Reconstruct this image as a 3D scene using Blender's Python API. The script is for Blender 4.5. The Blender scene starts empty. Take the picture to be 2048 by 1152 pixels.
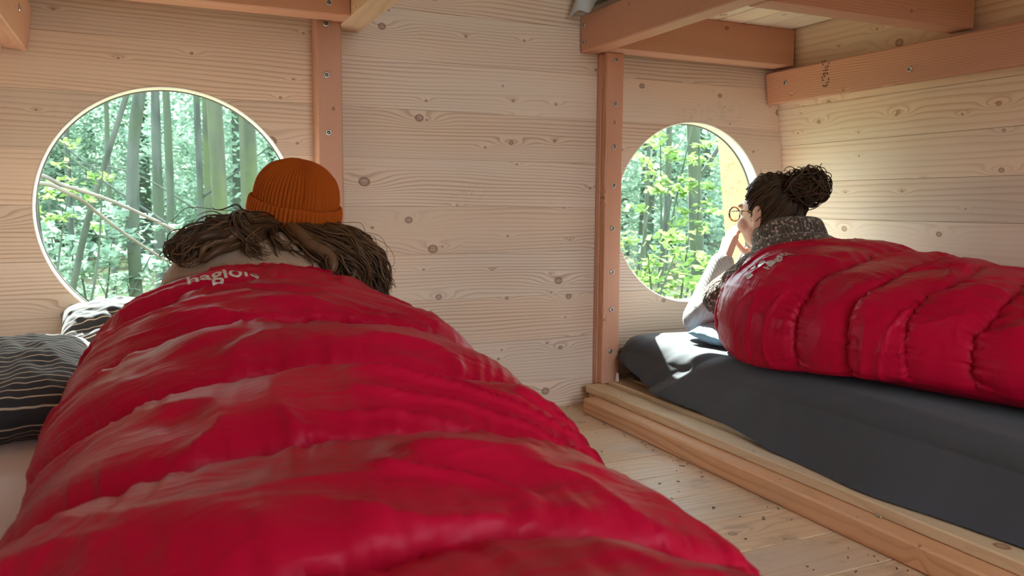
import bpy, bmesh, math, random
import numpy as np
from mathutils import Matrix, Vector
from mathutils.bvhtree import BVHTree
S = bpy.context.scene
COL = S.collection
random.seed(4)
RNG = np.random.default_rng(11)

# ------------------------------------------------------------------ camera
FPX = 1616.2
YAW, PIT, ROL = (math.radians(a) for a in (24.65, 5.92, .32))
cy, sy, cp, sp = math.cos(YAW), math.sin(YAW), math.cos(PIT), math.sin(PIT)
CF = np.array([sy*cp, cy*cp, -sp]); r0 = np.array([cy, -sy, 0.]); u0 = np.cross(r0, CF)
CR = math.cos(ROL)*r0 + math.sin(ROL)*u0; CU = -math.sin(ROL)*r0 + math.cos(ROL)*u0
CC = np.array([0, 0, .66])
cam = bpy.data.objects.new('camera', bpy.data.cameras.new('camera'))
COL.objects.link(cam)
M = Matrix.Identity(4)
for i, v in enumerate((CR, CU, -CF, CC)):
    for k in range(3):
        M[k][i] = v[k]
cam.matrix_world = M
cam.data.sensor_width = 36; cam.data.lens = 36*FPX/2048; cam.data.clip_start = .02
cam.data.dof.use_dof = True; cam.data.dof.focus_distance = 1.95; cam.data.dof.aperture_fstop = 9
S.camera = cam
def ray(x, y): return CF + (x-1024)/FPX*CR - (y-576)/FPX*CU
def atY(x, y, Y): d = ray(x, y); return CC + d*(Y/d[1])
def atX(x, y, X): d = ray(x, y); return CC + d*(X/d[0])
def atZ(x, y, Z): d = ray(x, y); return CC + d*((Z-CC[2])/d[2])

# ------------------------------------------------------------------ light
W = bpy.data.worlds.new('sky'); S.world = W; W.use_nodes = True
bg = W.node_tree.nodes['Background']
bg.inputs[0].default_value = (.80, .92, 1.0, 1); bg.inputs[1].default_value = 8.2
sun = bpy.data.objects.new('sun_offscreen', bpy.data.lights.new('sun_offscreen', 'SUN')); COL.objects.link(sun)
sun.data.energy = 40; sun.data.angle = .012; sun.data.color = (1, .96, .88)
sun.rotation_euler = Vector((-.10, -1, -1.08)).to_track_quat('-Z', 'Y').to_euler()
S.view_settings.view_transform = 'Standard'; S.view_settings.look = 'None'
S.view_settings.gamma = 1; S.view_settings.use_curve_mapping = False
S.view_settings.exposure = -.02
S.cycles.max_bounces = 12; S.cycles.diffuse_bounces = 6; S.cycles.transparent_max_bounces = 16
S.cycles.caustics_reflective = False; S.cycles.caustics_refractive = False
S.cycles.sample_clamp_indirect = 8

# ------------------------------------------------------------------ helpers
def noise(p, seed=0):
    """smooth gradient-free value noise in [-1,1], p is (...,3)"""
    p = np.asarray(p, float); i = np.floor(p).astype(np.int64); f = p-i; f = f*f*f*(f*(f*6-15)+10)
    out = 0
    for a in (0, 1):
        for b in (0, 1):
            for c in (0, 1):
                h = (i[..., 0]+a)*374761393 + (i[..., 1]+b)*668265263 + (i[..., 2]+c)*2147483647 + seed*974634777
                h = (h ^ (h >> 13))*1274126177; h = (h ^ (h >> 16)) & 0xffff
                w = (f[..., 0] if a else 1-f[..., 0])*(f[..., 1] if b else 1-f[..., 1])*(f[..., 2] if c else 1-f[..., 2])
                out = out + w*(h/32767.5-1)
    return out
def fbm(p, seed=0, o=3):
    s, a, t = 0, 1, 0
    p = np.asarray(p, float)
    for k in range(o):
        s = s + a*noise(p, seed+k); t += a; a *= .5; p = p*2.03+7.1
    return s/t
def sm(a, b, x): t = np.clip((x-a)/(b-a), 0, 1); return t*t*(3-2*t)

def mesh_np(name, V, Fq, smooth=True):
    """V (n,3), Fq (m,k) int"""
    V = np.asarray(V, np.float32); Fq = np.asarray(Fq, np.int32)
    me = bpy.data.meshes.new(name); k = Fq.shape[1]
    me.vertices.add(len(V)); me.vertices.foreach_set('co', V.ravel())
    me.loops.add(Fq.size); me.loops.foreach_set('vertex_index', Fq.ravel())
    me.polygons.add(len(Fq)); me.polygons.foreach_set('loop_start', np.arange(0, Fq.size, k, dtype=np.int32))
    me.polygons.foreach_set('loop_total', np.full(len(Fq), k, np.int32))
    me.polygons.foreach_set('use_smooth', np.full(len(Fq), smooth, bool))
    me.update(calc_edges=True); me.validate()
    return me
def grid_faces(nu, nv, wrap=False):
    i, j = np.meshgrid(np.arange(nu-1), np.arange(nv if wrap else nv-1), indexing='ij')
    j2 = (j+1) % nv
    return np.stack([i*nv+j, (i+1)*nv+j, (i+1)*nv+j2, i*nv+j2], -1).reshape(-1, 4)
def put(name, me, mat=None, parent=None, mw=None):
    o = bpy.data.objects.new(name, me); COL.objects.link(o)
    if mat and me is not None and not me.materials: me.materials.append(mat)
    if mw is not None: o.matrix_world = mw
    if parent: adopt(o, parent)
    return o
def world_of(o):
    m = o.matrix_basis.copy(); p = o.parent
    while p: m = p.matrix_basis @ m; p = p.parent
    return m
def adopt(o, parent):
    o.parent = parent; o.matrix_basis = world_of(parent).inverted() @ o.matrix_basis
def thing(name, label, cat, loc=(0, 0, 0), group=None):
    o = bpy.data.objects.new(name, None); COL.objects.link(o); o.location = loc
    o.empty_display_size = .1
    return tag(o, label, cat, group)
def tag(o, label, cat, group=None):
    o['label'] = label; o['category'] = cat
    if group: o['group'] = group
    return o
def bm_mesh(name, bm, smooth=False):
    me = bpy.data.meshes.new(name); bm.to_mesh(me); bm.free()
    if smooth:
        me.polygons.foreach_set('use_smooth', np.ones(len(me.polygons), bool))
    return me
BOARDS = {}
def board_mesh(L, Wd, T, bev=.0015):
    key = (round(L, 4), round(Wd, 4), round(T, 4), bev)
    if key in BOARDS: return BOARDS[key]
    bm = bmesh.new(); bmesh.ops.create_cube(bm, size=1)
    bmesh.ops.scale(bm, vec=(L, Wd, T), verts=bm.verts)
    bmesh.ops.bevel(bm, geom=bm.edges[:], offset=bev, segments=1, affect='EDGES')
    BOARDS[key] = bm_mesh('board', bm); return BOARDS[key]
def frame(c, ax, ay):
    ax = Vector(ax).normalized(); ay = Vector(ay).normalized(); az = ax.cross(ay)
    m = Matrix.Identity(4)
    for i, v in enumerate((ax, ay, az)):
        for k in range(3): m[k][i] = v[k]
    m.translation = Vector(c); return m
AX = {'X': (1, 0, 0), 'Y': (0, 1, 0), 'Z': (0, 0, 1)}
def timber(name, b, along, wide, mat, parent=None, bev=.003):
    """axis-aligned piece of timber; b=(x0,x1,y0,y1,z0,z1), grain along axis"""
    d = {'X': b[1]-b[0], 'Y': b[3]-b[2], 'Z': b[5]-b[4]}
    t = [k for k in 'XYZ' if k not in (along, wide)][0]
    me = board_mesh(d[along], d[wide], d[t], bev).copy()
    me.materials.append(mat)
    c = ((b[0]+b[1])/2, (b[2]+b[3])/2, (b[4]+b[5])/2)
    return put(name, me, None, parent, frame(c, AX[along], AX[wide]))
def evaluated(o):
    dg = bpy.context.evaluated_depsgraph_get(); dg.update()
    return bpy.data.meshes.new_from_object(o.evaluated_get(dg))
def tube(pts, rad, n=6, cap=True):
    """pts (k,3), rad (k,) -> V,F arrays (quads)"""
    pts = np.asarray(pts, float); k = len(pts); rad = np.broadcast_to(rad, (k,))
    T = np.gradient(pts, axis=0); T /= np.linalg.norm(T, axis=1)[:, None]+1e-9
    a = np.array([0, 0, 1.]) if abs(T[0][2]) < .9 else np.array([1., 0, 0])
    N = np.zeros_like(T); v = np.cross(T[0], a); v /= np.linalg.norm(v); N[0] = v
    for i in range(1, k):
        v = N[i-1]-T[i]*(N[i-1]@T[i]); N[i] = v/(np.linalg.norm(v)+1e-9)
    B = np.cross(T, N); th = np.linspace(0, 2*np.pi, n, endpoint=False)
    V = pts[:, None]+rad[:, None, None]*(np.cos(th)[None, :, None]*N[:, None]+np.sin(th)[None, :, None]*B[:, None])
    return V.reshape(-1, 3), grid_faces(k, n, True)
class Acc:
    def __init__(s): s.V = []; s.F = []; s.n = 0
    def add(s, V, F): s.V.append(V); s.F.append(np.asarray(F)+s.n); s.n += len(V)
    def mesh(s, name, smooth=True): return mesh_np(name, np.concatenate(s.V), np.concatenate(s.F), smooth)
def catmull(P, n):
    P = np.asarray(P, float); Q = np.vstack([2*P[0]-P[1], P, 2*P[-1]-P[-2]])
    out = []
    t = np.linspace(0, len(P)-1, n)
    for x in t:
        i = min(int(x), len(P)-2); f = x-i; a, b, c, d = Q[i], Q[i+1], Q[i+2], Q[i+3]
        out.append(.5*(2*b+(c-a)*f+(2*a-5*b+4*c-d)*f*f+(3*b-a-3*c+d)*f**3))
    return np.array(out)

# ------------------------------------------------------------------ materials
class NT:
    def __init__(s, name):
        s.m = bpy.data.materials.new(name); s.m.use_nodes = True; s.t = s.m.node_tree
        s.b = s.t.nodes['Principled BSDF']; s.out = s.t.nodes['Material Output']
    def n(s, typ, **k):
        o = s.t.nodes.new('ShaderNode'+typ)
        for a, v in k.items(): setattr(o, a, v)
        return o
    def l(s, a, b): s.t.links.new(a, b)
    def val(s, sock, v):
        if isinstance(v, bpy.types.NodeSocket): s.l(v, sock)
        else: sock.default_value = v
    def math(s, op, a, b=None, c=None):
        o = s.n('Math', operation=op); s.val(o.inputs[0], a)
        if b is not None: s.val(o.inputs[1], b)
        if c is not None: s.val(o.inputs[2], c)
        return o.outputs[0]
    def vmul(s, a, v):
        o = s.n('VectorMath', operation='MULTIPLY'); s.val(o.inputs[0], a); s.val(o.inputs[1], v); return o.outputs[0]
    def vadd(s, a, v):
        o = s.n('VectorMath', operation='ADD'); s.val(o.inputs[0], a); s.val(o.inputs[1], v); return o.outputs[0]
    def noise(s, vec, scale=1, detail=2, rough=.5):
        o = s.n('TexNoise'); s.val(o.inputs['Vector'], vec); o.inputs['Scale'].default_value = scale
        o.inputs['Detail'].default_value = detail; o.inputs['Roughness'].default_value = rough; return o.outputs['Fac']
    def step(s, x, a, b):
        o = s.n('MapRange', interpolation_type='SMOOTHSTEP'); s.val(o.inputs['Value'], x)
        s.val(o.inputs['From Min'], a); s.val(o.inputs['From Max'], b); return o.outputs['Result']
    def mix(s, f, a, b, mode='MIX'):
        o = s.n('Mix', data_type='RGBA', blend_type=mode); s.val(o.inputs['Factor'], f)
        for k, v in ((6, a), (7, b)):
            s.val(o.inputs[k], v if isinstance(v, bpy.types.NodeSocket) else (*v, 1))
        return o.outputs[2]
    def bump(s, h, strength=.3, dist=.002):
        o = s.n('Bump'); o.inputs['Strength'].default_value = strength; o.inputs['Distance'].default_value = dist
        s.l(h, o.inputs['Height']); s.l(o.outputs[0], s.b.inputs['Normal']); return o
    def coords(s, rand=True, kind='Object'):
        tc = s.n('TexCoord'); v = tc.outputs[kind]
        if rand:
            oi = s.n('ObjectInfo'); cmb = s.n('CombineXYZ')
            s.l(s.math('MULTIPLY', oi.outputs['Random'], 91.), cmb.inputs[0])
            s.l(s.math('MULTIPLY', oi.outputs['Random'], 57.), cmb.inputs[1])
            s.l(s.math('MULTIPLY', oi.outputs['Random'], 13.), cmb.inputs[2])
            v = s.vadd(v, cmb.outputs[0])
        return v

def wood(name, base, late, knot, freq=60, waver=2.2, knots=True, contrast=.55, rough=.55, dirt=0., kx=.34, ky=.12, scuff=0.):
    m = NT(name); p = m.coords()
    sx = m.n('SeparateXYZ'); m.l(p, sx.inputs[0])
    warp = m.noise(m.vmul(p, (.8, 5.5, 5.5)), 1, 2)
    warp2 = m.noise(m.vmul(p, (4, 24, 24)), 1, 1)
    ring = m.math('MULTIPLY', sx.outputs[1], freq)
    ring = m.math('ADD', ring, m.math('MULTIPLY', sx.outputs[2], freq*.35))
    ring = m.math('ADD', ring, m.math('MULTIPLY', warp, freq*.055*waver))
    ring = m.math('ADD', ring, m.math('MULTIPLY', warp2, .5))
    km = None
    if knots:
        for (ax, ay, rmin, rmax, thr, seedoff, amp) in ((1/kx, 1/ky, .006, .013, .55, 3., 2.6), (1/.21, 1/.085, .0022, .0045, .5, 31., 1.2)):
            v = m.n('TexVoronoi', voronoi_dimensions='2D'); v.inputs['Scale'].default_value = 1; v.inputs['Randomness'].default_value = .9
            q = m.vadd(m.vmul(p, (ax, ay, 0)), (seedoff, seedoff*1.7, 0)); m.l(q, v.inputs['Vector'])
            d = m.n('VectorMath', operation='SUBTRACT'); m.l(q, d.inputs[0]); m.l(v.outputs['Position'], d.inputs[1])
            dd = m.vmul(d.outputs[0], (.8/ax, 1/ay, 0)); ln = m.n('VectorMath', operation='LENGTH'); m.l(dd, ln.inputs[0])
            sc = m.n('SeparateColor'); m.l(v.outputs['Color'], sc.inputs[0])
            on = m.math('GREATER_THAN', sc.outputs[0], thr)
            rad = m.math('MULTIPLY_ADD', sc.outputs[1], rmax-rmin, rmin)
            x = m.math('DIVIDE', ln.outputs['Value'], rad)
            x = m.math('ADD', x, m.math('MULTIPLY_ADD', warp2, .6, -.3))
            # long eye shaped bulge of the grain
            de = m.vmul(d.outputs[0], (.30/ax, 1/ay, 0)); le = m.n('VectorMath', operation='LENGTH'); m.l(de, le.inputs[0])
            xe = m.math('DIVIDE', le.outputs['Value'], rad)
            g = m.math('EXPONENT', m.math('MULTIPLY', m.math('MULTIPLY', xe, xe), -.22))
            ring = m.math('ADD', ring, m.math('MULTIPLY', m.math('MULTIPLY', g, on), amp))
            k = m.math('MULTIPLY', m.step(x, 1.25, .8), on)
            edge = m.math('MULTIPLY', m.math('MULTIPLY', m.step(x, .45, .95), k), 1.)
            k = m.math('MULTIPLY', k, m.math('MULTIPLY_ADD', edge, .45, .55))
            km = k if km is None else m.math('MAXIMUM', km, k)
    fr = m.math('FRACT', ring)
    lw = m.math('MULTIPLY', m.step(fr, .42, .94), m.step(fr, 1.0, .94))
    amount = m.step(m.noise(m.vmul(p, (.8, 9, 9)), 1, 2), .33, .68)
    lw = m.math('MULTIPLY', lw, m.math('MULTIPLY_ADD', amount, contrast, .12))
    fib = m.noise(m.vmul(p, (6, 420, 420)), 1, 2)
    lw = m.math('ADD', lw, m.math('MULTIPLY_ADD', fib, .22, -.11))
    c = m.mix(lw, base, late)
    tone = m.noise(m.vmul(p, (.9, 3, 3)), 1, 2)
    c = m.mix(m.step(tone, .35, .7), c, m.mix(1., c, (1.10, 1.03, .96), 'MULTIPLY'))
    oi = m.n('ObjectInfo')
    hs = m.n('HueSaturation'); m.l(c, hs.inputs['Color'])
    m.l(m.math('MULTIPLY_ADD', m.math('FRACT', m.math('MULTIPLY', oi.outputs['Random'], 17.3)), .16, .92), hs.inputs['Value'])
    c = hs.outputs[0]
    if km is not None: c = m.mix(m.math('MULTIPLY', km, .92), c, knot)
    if scuff:
        z1 = m.step(m.noise(m.vmul(p, (2.2, 3.5, 3.5)), 1, 1), .66, .76); z2 = m.step(m.noise(m.vmul(p, (55, 45, 45)), 1, 3, .6), .48, .62)
        c = m.mix(m.math('MULTIPLY', m.math('MULTIPLY', z1, z2), scuff), c, (.20, .17, .15))
    if dirt:
        dn = m.noise(m.vmul(p, (7, 12, 12)), 1, 5, .65)
        c = m.mix(m.math('MULTIPLY', m.step(dn, .53, .72), dirt), c, (.30, .20, .14))
        bn = m.noise(m.vmul(p, (2.5, 5, 5)), 1, 2)
        c = m.mix(m.math('MULTIPLY', m.step(bn, .45, .7), dirt), c, (.66, .54, .45))
    m.l(c, m.b.inputs['Base Color']); m.b.inputs['Roughness'].default_value = rough
    m.b.inputs['Specular IOR Level'].default_value = .35
    h = m.math('ADD', m.math('MULTIPLY', lw, .6), m.math('MULTIPLY', fib, .4))
    m.bump(h, .25, .0012)
    return m.m
SPRUCE = wood('spruce_plank', (.69, .575, .475), (.44, .29, .20), (.19, .085, .05), 92, waver=1.35, contrast=.75, scuff=.16)
SPRUCE2 = wood('pale_spruce_plank', (.76, .64, .51), (.55, .37, .24), (.30, .13, .06), 50, waver=1.5, contrast=.55)
SLATW = wood('slat_pine', (.84, .75, .62), (.68, .52, .36), (.30, .14, .07), 55, contrast=.4)
BASEW = wood('base_slat_pine', (.74, .59, .40), (.58, .38, .21), (.27, .11, .05), 70, contrast=.5, dirt=.25, kx=.5)
FIR = wood('douglas_fir', (.60, .335, .24), (.42, .185, .115), (.22, .085, .05), 150, waver=1., contrast=.75, kx=.7, ky=.2)
FIRL = wood('sawn_fir', (.66, .40, .24), (.48, .23, .12), (.20, .08, .05), 130, waver=.9, contrast=.7, dirt=.2, kx=.6, ky=.2)
PALE = wood('pale_rail', (.72, .56, .42), (.58, .36, .22), (.25, .1, .06), 110, waver=.8, contrast=.5, kx=.8, ky=.2)
FLOORW = wood('floor_plank', (.66, .50, .345), (.50, .32, .19), (.24, .13, .08), 40, waver=3, contrast=.5, rough=.38, dirt=.55)
RIMW = wood('window_rim_wood', (.90, .89, .86), (.82, .78, .71), (.5, .4, .3), 160, knots=False, contrast=.4)

def plain(name, col, rough=.5, metal=0., sheen=0., spec=.5, trans=0):
    m = NT(name); m.b.inputs['Base Color'].default_value = (*col, 1); m.b.inputs['Roughness'].default_value = rough
    m.b.inputs['Metallic'].default_value = metal; m.b.inputs['Sheen Weight'].default_value = sheen
    m.b.inputs['Specular IOR Level'].default_value = spec
    return m.m
STEEL = plain('screw_steel', (.62, .62, .6), .28, 1)
DARKM = plain('screw_recess', (.03, .03, .03), .5, .6)
RUBBER = plain('window_gasket', (.16, .15, .14), .6)
def fabric(name, col, col2=None, rough=.8, weave=900, folds=14, sheen=.2, bump=.15, fold_d=.006):
    m = NT(name); p = m.coords(False)
    n = m.noise(p, 3, 3); c = m.mix(m.step(n, .35, .7), col, col2 or tuple(x*1.15 for x in col))
    m.l(c, m.b.inputs['Base Color']); m.b.inputs['Roughness'].default_value = rough; m.b.inputs['Sheen Weight'].default_value = sheen
    m.b.inputs['Specular IOR Level'].default_value = .25
    h = m.math('ADD', m.math('MULTIPLY', m.noise(p, weave, 1), .1), m.noise(m.vmul(p, (1, .45, 1)), folds, 3))
    m.bump(h, bump, fold_d); return m.m
def nylon():
    m = NT('red_nylon'); p = m.coords(False)
    c = m.mix(m.step(m.noise(p, 5, 2), .3, .7), (.40, .0015, .026), (.48, .0025, .034))
    m.l(c, m.b.inputs['Base Color']); m.b.inputs['Roughness'].default_value = .44
    m.b.inputs['Specular IOR Level'].default_value = .24; m.b.inputs['Specular Tint'].default_value = (1, .55, .68, 1)
    w = m.n('VectorMath', operation='SUBTRACT'); w.inputs[1].default_value = (.5, .5, .5)
    nz = m.n('TexNoise'); m.l(p, nz.inputs['Vector']); nz.inputs['Scale'].default_value = 5; nz.inputs['Detail'].default_value = 1; m.l(nz.outputs['Color'], w.inputs[0])
    q = m.vadd(p, m.vmul(w.outputs[0], (.12, .12, .12)))
    h = None
    for sc, wt in (((5, 22, 9), 1.), ((11, 46, 20), .45), ((24, 70, 40), .2)):
        n = m.noise(m.vmul(q, sc), 1, 1, .5)
        rd = m.math('SUBTRACT', 1., m.math('MULTIPLY', m.math('ABSOLUTE', m.math('SUBTRACT', n, .5)), 5.))
        rd = m.math('MULTIPLY', m.math('MAXIMUM', rd, 0.), wt); h = rd if h is None else m.math('ADD', h, rd)
    m.bump(h, .22, .006); return m.m
NYLON = nylon()
CHAR = fabric('charcoal_sheet', (.060, .066, .080), (.076, .083, .098), .85, folds=9, bump=.3, fold_d=.008, sheen=.12)
PINK = fabric('pink_sheet', (.78, .65, .62), (.83, .71, .68), .85, folds=10, bump=.35)
SKYB = fabric('pale_blue_sheet', (.50, .58, .66), (.56, .64, .72), .85, folds=18, bump=.4)
PBLUE = fabric('blue_pillowcase', (.30, .48, .62), None, .85)
def skin():
    m = NT('skin'); p = m.coords(False)
    c = m.mix(m.noise(p, 30, 3), (.62, .33, .24), (.72, .42, .32)); m.l(c, m.b.inputs['Base Color'])
    m.b.inputs['Roughness'].default_value = .45; m.b.inputs['Subsurface Weight'].default_value = .15
    m.b.inputs['Subsurface Radius'].default_value = (.01, .004, .002); m.b.inputs['Subsurface Scale'].default_value = 1.
    m.bump(m.noise(p, 400, 2), .1, .001); return m.m
SKIN = skin()
def hairmat(name, a, b):
    m = NT(name); g = m.n('NewGeometry')
    c = m.mix(g.outputs['Random Per Island'], a, b); m.l(c, m.b.inputs['Base Color'])
    m.b.inputs['Roughness'].default_value = .48; m.b.inputs['Specular IOR Level'].default_value = .3
    return m.m
HAIRM = hairmat('wavy_brown_hair', (.035, .017, .008), (.145, .075, .036))
HAIRW = hairmat('dark_brown_hair', (.022, .012, .007), (.10, .054, .027))
def knit(name, a, b, sx, sy, fleck=None, bump=.5, tweed=False):
    m = NT(name); p = m.coords(False)
    w1 = m.n('TexWave', wave_type='BANDS', bands_direction='X'); w1.inputs['Scale'].default_value = sx
    w1.inputs['Distortion'].default_value = 1.2; m.l(p, w1.inputs['Vector'])
    w2 = m.n('TexWave', wave_type='BANDS', bands_direction='Y'); w2.inputs['Scale'].default_value = sy
    w2.inputs['Distortion'].default_value = 2; m.l(p, w2.inputs['Vector'])
    h = m.math('MULTIPLY', w1.outputs['Fac'], m.math('MULTIPLY_ADD', w2.outputs['Fac'], .6, .4))
    c = m.mix(h, a, b)
    if fleck:
        v = m.n('TexVoronoi'); v.inputs['Scale'].default_value = 150; m.l(m.vmul(p, (1, .7, .7)), v.inputs['Vector'])
        sc = m.n('SeparateColor'); m.l(v.outputs['Color'], sc.inputs[0])
        sp_ = m.n('SeparateXYZ'); m.l(p, sp_.inputs[0])
        wb = m.n('TexWave', wave_type='BANDS', bands_direction='Z'); wb.inputs['Scale'].default_value = 9
        wb.inputs['Distortion'].default_value = 1.5; m.l(p, wb.inputs['Vector'])
        th = m.math('MULTIPLY_ADD', wb.outputs['Fac'], -.42, .80)
        on = m.math('MULTIPLY', m.math('GREATER_THAN', sc.outputs[0], th), m.step(v.outputs['Distance'], .65, .35))
        c = m.mix(m.math('MULTIPLY', on, .85), c, fleck)
        h = m.math('ADD', m.math('MULTIPLY', h, .6), m.step(v.outputs['Distance'], .75, .1))
    m.l(c, m.b.inputs['Base Color']); m.b.inputs['Roughness'].default_value = .95; m.b.inputs['Sheen Weight'].default_value = .3
    m.b.inputs['Specular IOR Level'].default_value = .1
    m.bump(h, bump, .003); return m.m
BEIGE = knit('beige_knit', (.36, .235, .155), (.46, .31, .21), 70, 70, bump=.25)
NORDIC = knit('patterned_wool_knit', (.075, .055, .045), (.14, .105, .085), 40, 50, fleck=(.50, .40, .33), bump=.9)
RUST = plain('rust_knit', (.39, .082, .010), .95, spec=.08)
def stripes():
    m = NT('striped_pillowcase'); uv = m.n('UVMap'); s = m.n('SeparateXYZ'); m.l(uv.outputs[0], s.inputs[0])
    p = m.coords(False)
    y = m.math('ADD', m.math('MULTIPLY', s.outputs[1], 1.), m.math('MULTIPLY', m.noise(p, 12, 1), .05))
    f = m.math('ABSOLUTE', m.math('SUBTRACT', m.math('FRACT', y), .5))
    c = m.mix(m.step(f, .10, .06), (.040, .042, .050), (.62, .52, .40))
    m.l(c, m.b.inputs['Base Color']); m.b.inputs['Roughness'].default_value = .85; m.b.inputs['Sheen Weight'].default_value = .15
    m.b.inputs['Specular IOR Level'].default_value = .2
    m.bump(m.noise(p, 14, 3), .3, .01); return m.m
STRIPE = stripes()
def glass():
    m = NT('window_glass'); m.t.nodes.remove(m.b)
    tr = m.n('BsdfTransparent'); tr.inputs[0].default_value = (.84, .95, .93, 1)  # slight glass tint; the cyan haze outdoors is put into it too
    gl = m.n('BsdfGlossy'); gl.inputs['Roughness'].default_value = .02
    fr = m.n('Fresnel'); fr.inputs['IOR'].default_value = 1.08
    mx = m.n('MixShader'); m.l(fr.outputs[0], mx.inputs[0]); m.l(tr.outputs[0], mx.inputs[1]); m.l(gl.outputs[0], mx.inputs[2])
    m.l(mx.outputs[0], m.out.inputs[0]); return m.m
GLASS = glass()
def leafmat(name, a, b, trans=.5):
    m = NT(name); m.t.nodes.remove(m.b); g = m.n('NewGeometry')
    c = m.mix(g.outputs['Random Per Island'], a, b)
    d = m.n('BsdfDiffuse'); t = m.n('BsdfTranslucent'); m.l(c, d.inputs[0]); m.l(c, t.inputs[0])
    mx = m.n('MixShader'); mx.inputs[0].default_value = trans
    m.l(d.outputs[0], mx.inputs[1]); m.l(t.outputs[0], mx.inputs[2]); m.l(mx.outputs[0], m.out.inputs[0]); return m.m
LEAF_N = leafmat('young_leaves', (.12, .23, .06), (.28, .37, .14), .6)
LEAF_F = leafmat('haze_tinted_leaves', (.17, .26, .19), (.37, .48, .38), .6)  # pale cool greens: the forest haze is put into the leaf colour
def bark(name, a, b, mo=None):
    m = NT(name); p = m.coords(True)
    n = m.noise(m.vmul(p, (9, 9, 2)), 1.2, 2, .5); c = m.mix(m.step(n, .3, .7), a, b)
    if mo: c = m.mix(m.math('MULTIPLY', m.step(m.noise(p, 2.2, 4), .4, .62), .85), c, mo)
    m.l(c, m.b.inputs['Base Color']); m.b.inputs['Roughness'].default_value = .95
    return m.m
BARK = bark('grey_bark', (.035, .042, .034), (.075, .085, .07), (.055, .075, .04))
MOSS = bark('mossy_bark', (.045, .052, .032), (.075, .082, .05), (.068, .088, .03))
TWIG = bark('pale_twig_bark', (.11, .10, .09), (.18, .165, .15))
def groundmat():
    m = NT('forest_floor'); p = m.coords(False)
    n = m.noise(p, 1.6, 6, .65); c = m.mix(m.step(n, .4, .62), (.12, .08, .045), (.09, .15, .05))
    m.l(c, m.b.inputs['Base Color']); m.b.inputs['Roughness'].default_value = 1; m.bump(m.noise(p, 14, 5), .8, .05); return m.m

# ------------------------------------------------------------------ the hut
D, LEAN, XR, XL, YF, ZC = 2.30, .139, 2.248, -.428, -1.25, 1.98
def xr(z): return XR-LEAN*z
def xl(z): return XL+LEAN*z
WIN = [(.08, .635, .322), (1.741, .633, .312)]
def structure(name, me=None, mat=None, mw=None):
    o = put(name, me, mat, None, mw); o['kind'] = 'structure'; return o
def drill(o, holes, y0=2.2, y1=2.5):
    """cut round holes through an object that lies in the end wall"""
    cs = []
    for (x, z, r) in holes:
        bm = bmesh.new(); bmesh.ops.create_cone(bm, cap_ends=True, segments=128, radius1=r, radius2=r, depth=y1-y0)
        c = put('cutter', bm_mesh('cutter', bm), None, None, Matrix.Translation((x, (y0+y1)/2, z)) @ Matrix.Rotation(math.pi/2, 4, 'X'))
        md = o.modifiers.new('b', 'BOOLEAN'); md.object = c; md.operation = 'DIFFERENCE'; md.solver = 'EXACT'; cs.append(c)
    me = evaluated(o); o.modifiers.clear(); mats = [m for m in o.data.materials]; o.data = me
    if not me.materials:
        for m in mats: me.materials.append(m)
    for c in cs: bpy.data.objects.remove(c)

# end wall with the two round windows
bm = bmesh.new(); bmesh.ops.create_cube(bm, size=1)
for v in bm.verts:
    z = -.06 if v.co.z < 0 else ZC+.04
    v.co = Vector((xl(z)-.01 if v.co.x < 0 else xr(z)+.01, 2.321 if v.co.y < 0 else 2.352, z))
wall_back = structure('wall_back', bm_mesh('sheathing', bm), SPRUCE)
drill(wall_back, [(x, z, r-.001) for x, z, r in WIN])
PITCH = .1405
for k in range(-8, 8):
    z0 = .9325+PITCH*k; z1 = z0+PITCH
    if z0 > ZC or z1 < -.02: continue
    z0 = max(z0, -.02); zm = (z0+z1)/2
    o = timber('plank', (xl(zm)-.006, xr(zm)+.006, D, D+.0205, z0+.0002, z1-.0002), 'X', 'Z', SPRUCE, None, .0007)
    hs = [w for w in WIN if abs(zm-w[1]) < w[2]+PITCH/2]
    if hs: drill(o, hs)
    adopt(o, wall_back)
# side walls lean inwards towards the top
def side_wall(name, sgn, z_joint, mat):
    a = math.atan(LEAN); up = Vector((-sgn*math.sin(a), 0, math.cos(a))); out = Vector((sgn*math.cos(a), 0, math.sin(a)))
    base = Vector((XR if sgn > 0 else XL, 0, 0)); ph = .1298/math.cos(a)
    L = 2.36-YF
    w = structure(name, board_mesh(L, 2.1, .03).copy(), mat, frame(base+up*.98+out*.036+Vector((0, (2.36+YF)/2, 0)), (0, 1, 0), up))
    s = z_joint/math.cos(a)-8*ph
    me = board_mesh(2.305-YF, ph-.0008, .0205, .0009).copy(); me.materials.append(mat)
    while s < 2.0:
        if s > -.05:
            put('plank', me, None, w, frame(base+up*(s+ph/2)+out*.01025+Vector((0, (2.305+YF)/2, 0)), (0, 1, 0), up))
        s += ph
    return w
wall_right = side_wall('wall_right', 1, 1.004, SPRUCE2)
wall_left = side_wall('wall_left', -1, 1.004, SPRUCE)
# wing of the side wall that runs on outside, past the window
m = NT('weathered_panel'); p = m.coords(False)
c = m.mix(m.noise(m.vmul(p, (1, 6, 1)), 6, 3), (.40, .285, .155), (.47, .345, .20))
m.l(c, m.b.inputs['Base Color']); m.b.inputs['Roughness'].default_value = .75
m.bump(m.math('MULTIPLY', m.step(m.noise(p, 38, 3, .6), .52, .66), m.step(m.noise(p, 5, 2), .40, .6)), .8, .004)
a = math.atan(LEAN); up = Vector((-math.sin(a), 0, math.cos(a)))
wing = structure('trim_1', board_mesh(2.0, .29, .018).copy(), m.m, frame(Vector((XR+.004, 2.497, 0))+up*.95, up, (0, 1, 0)))
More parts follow.
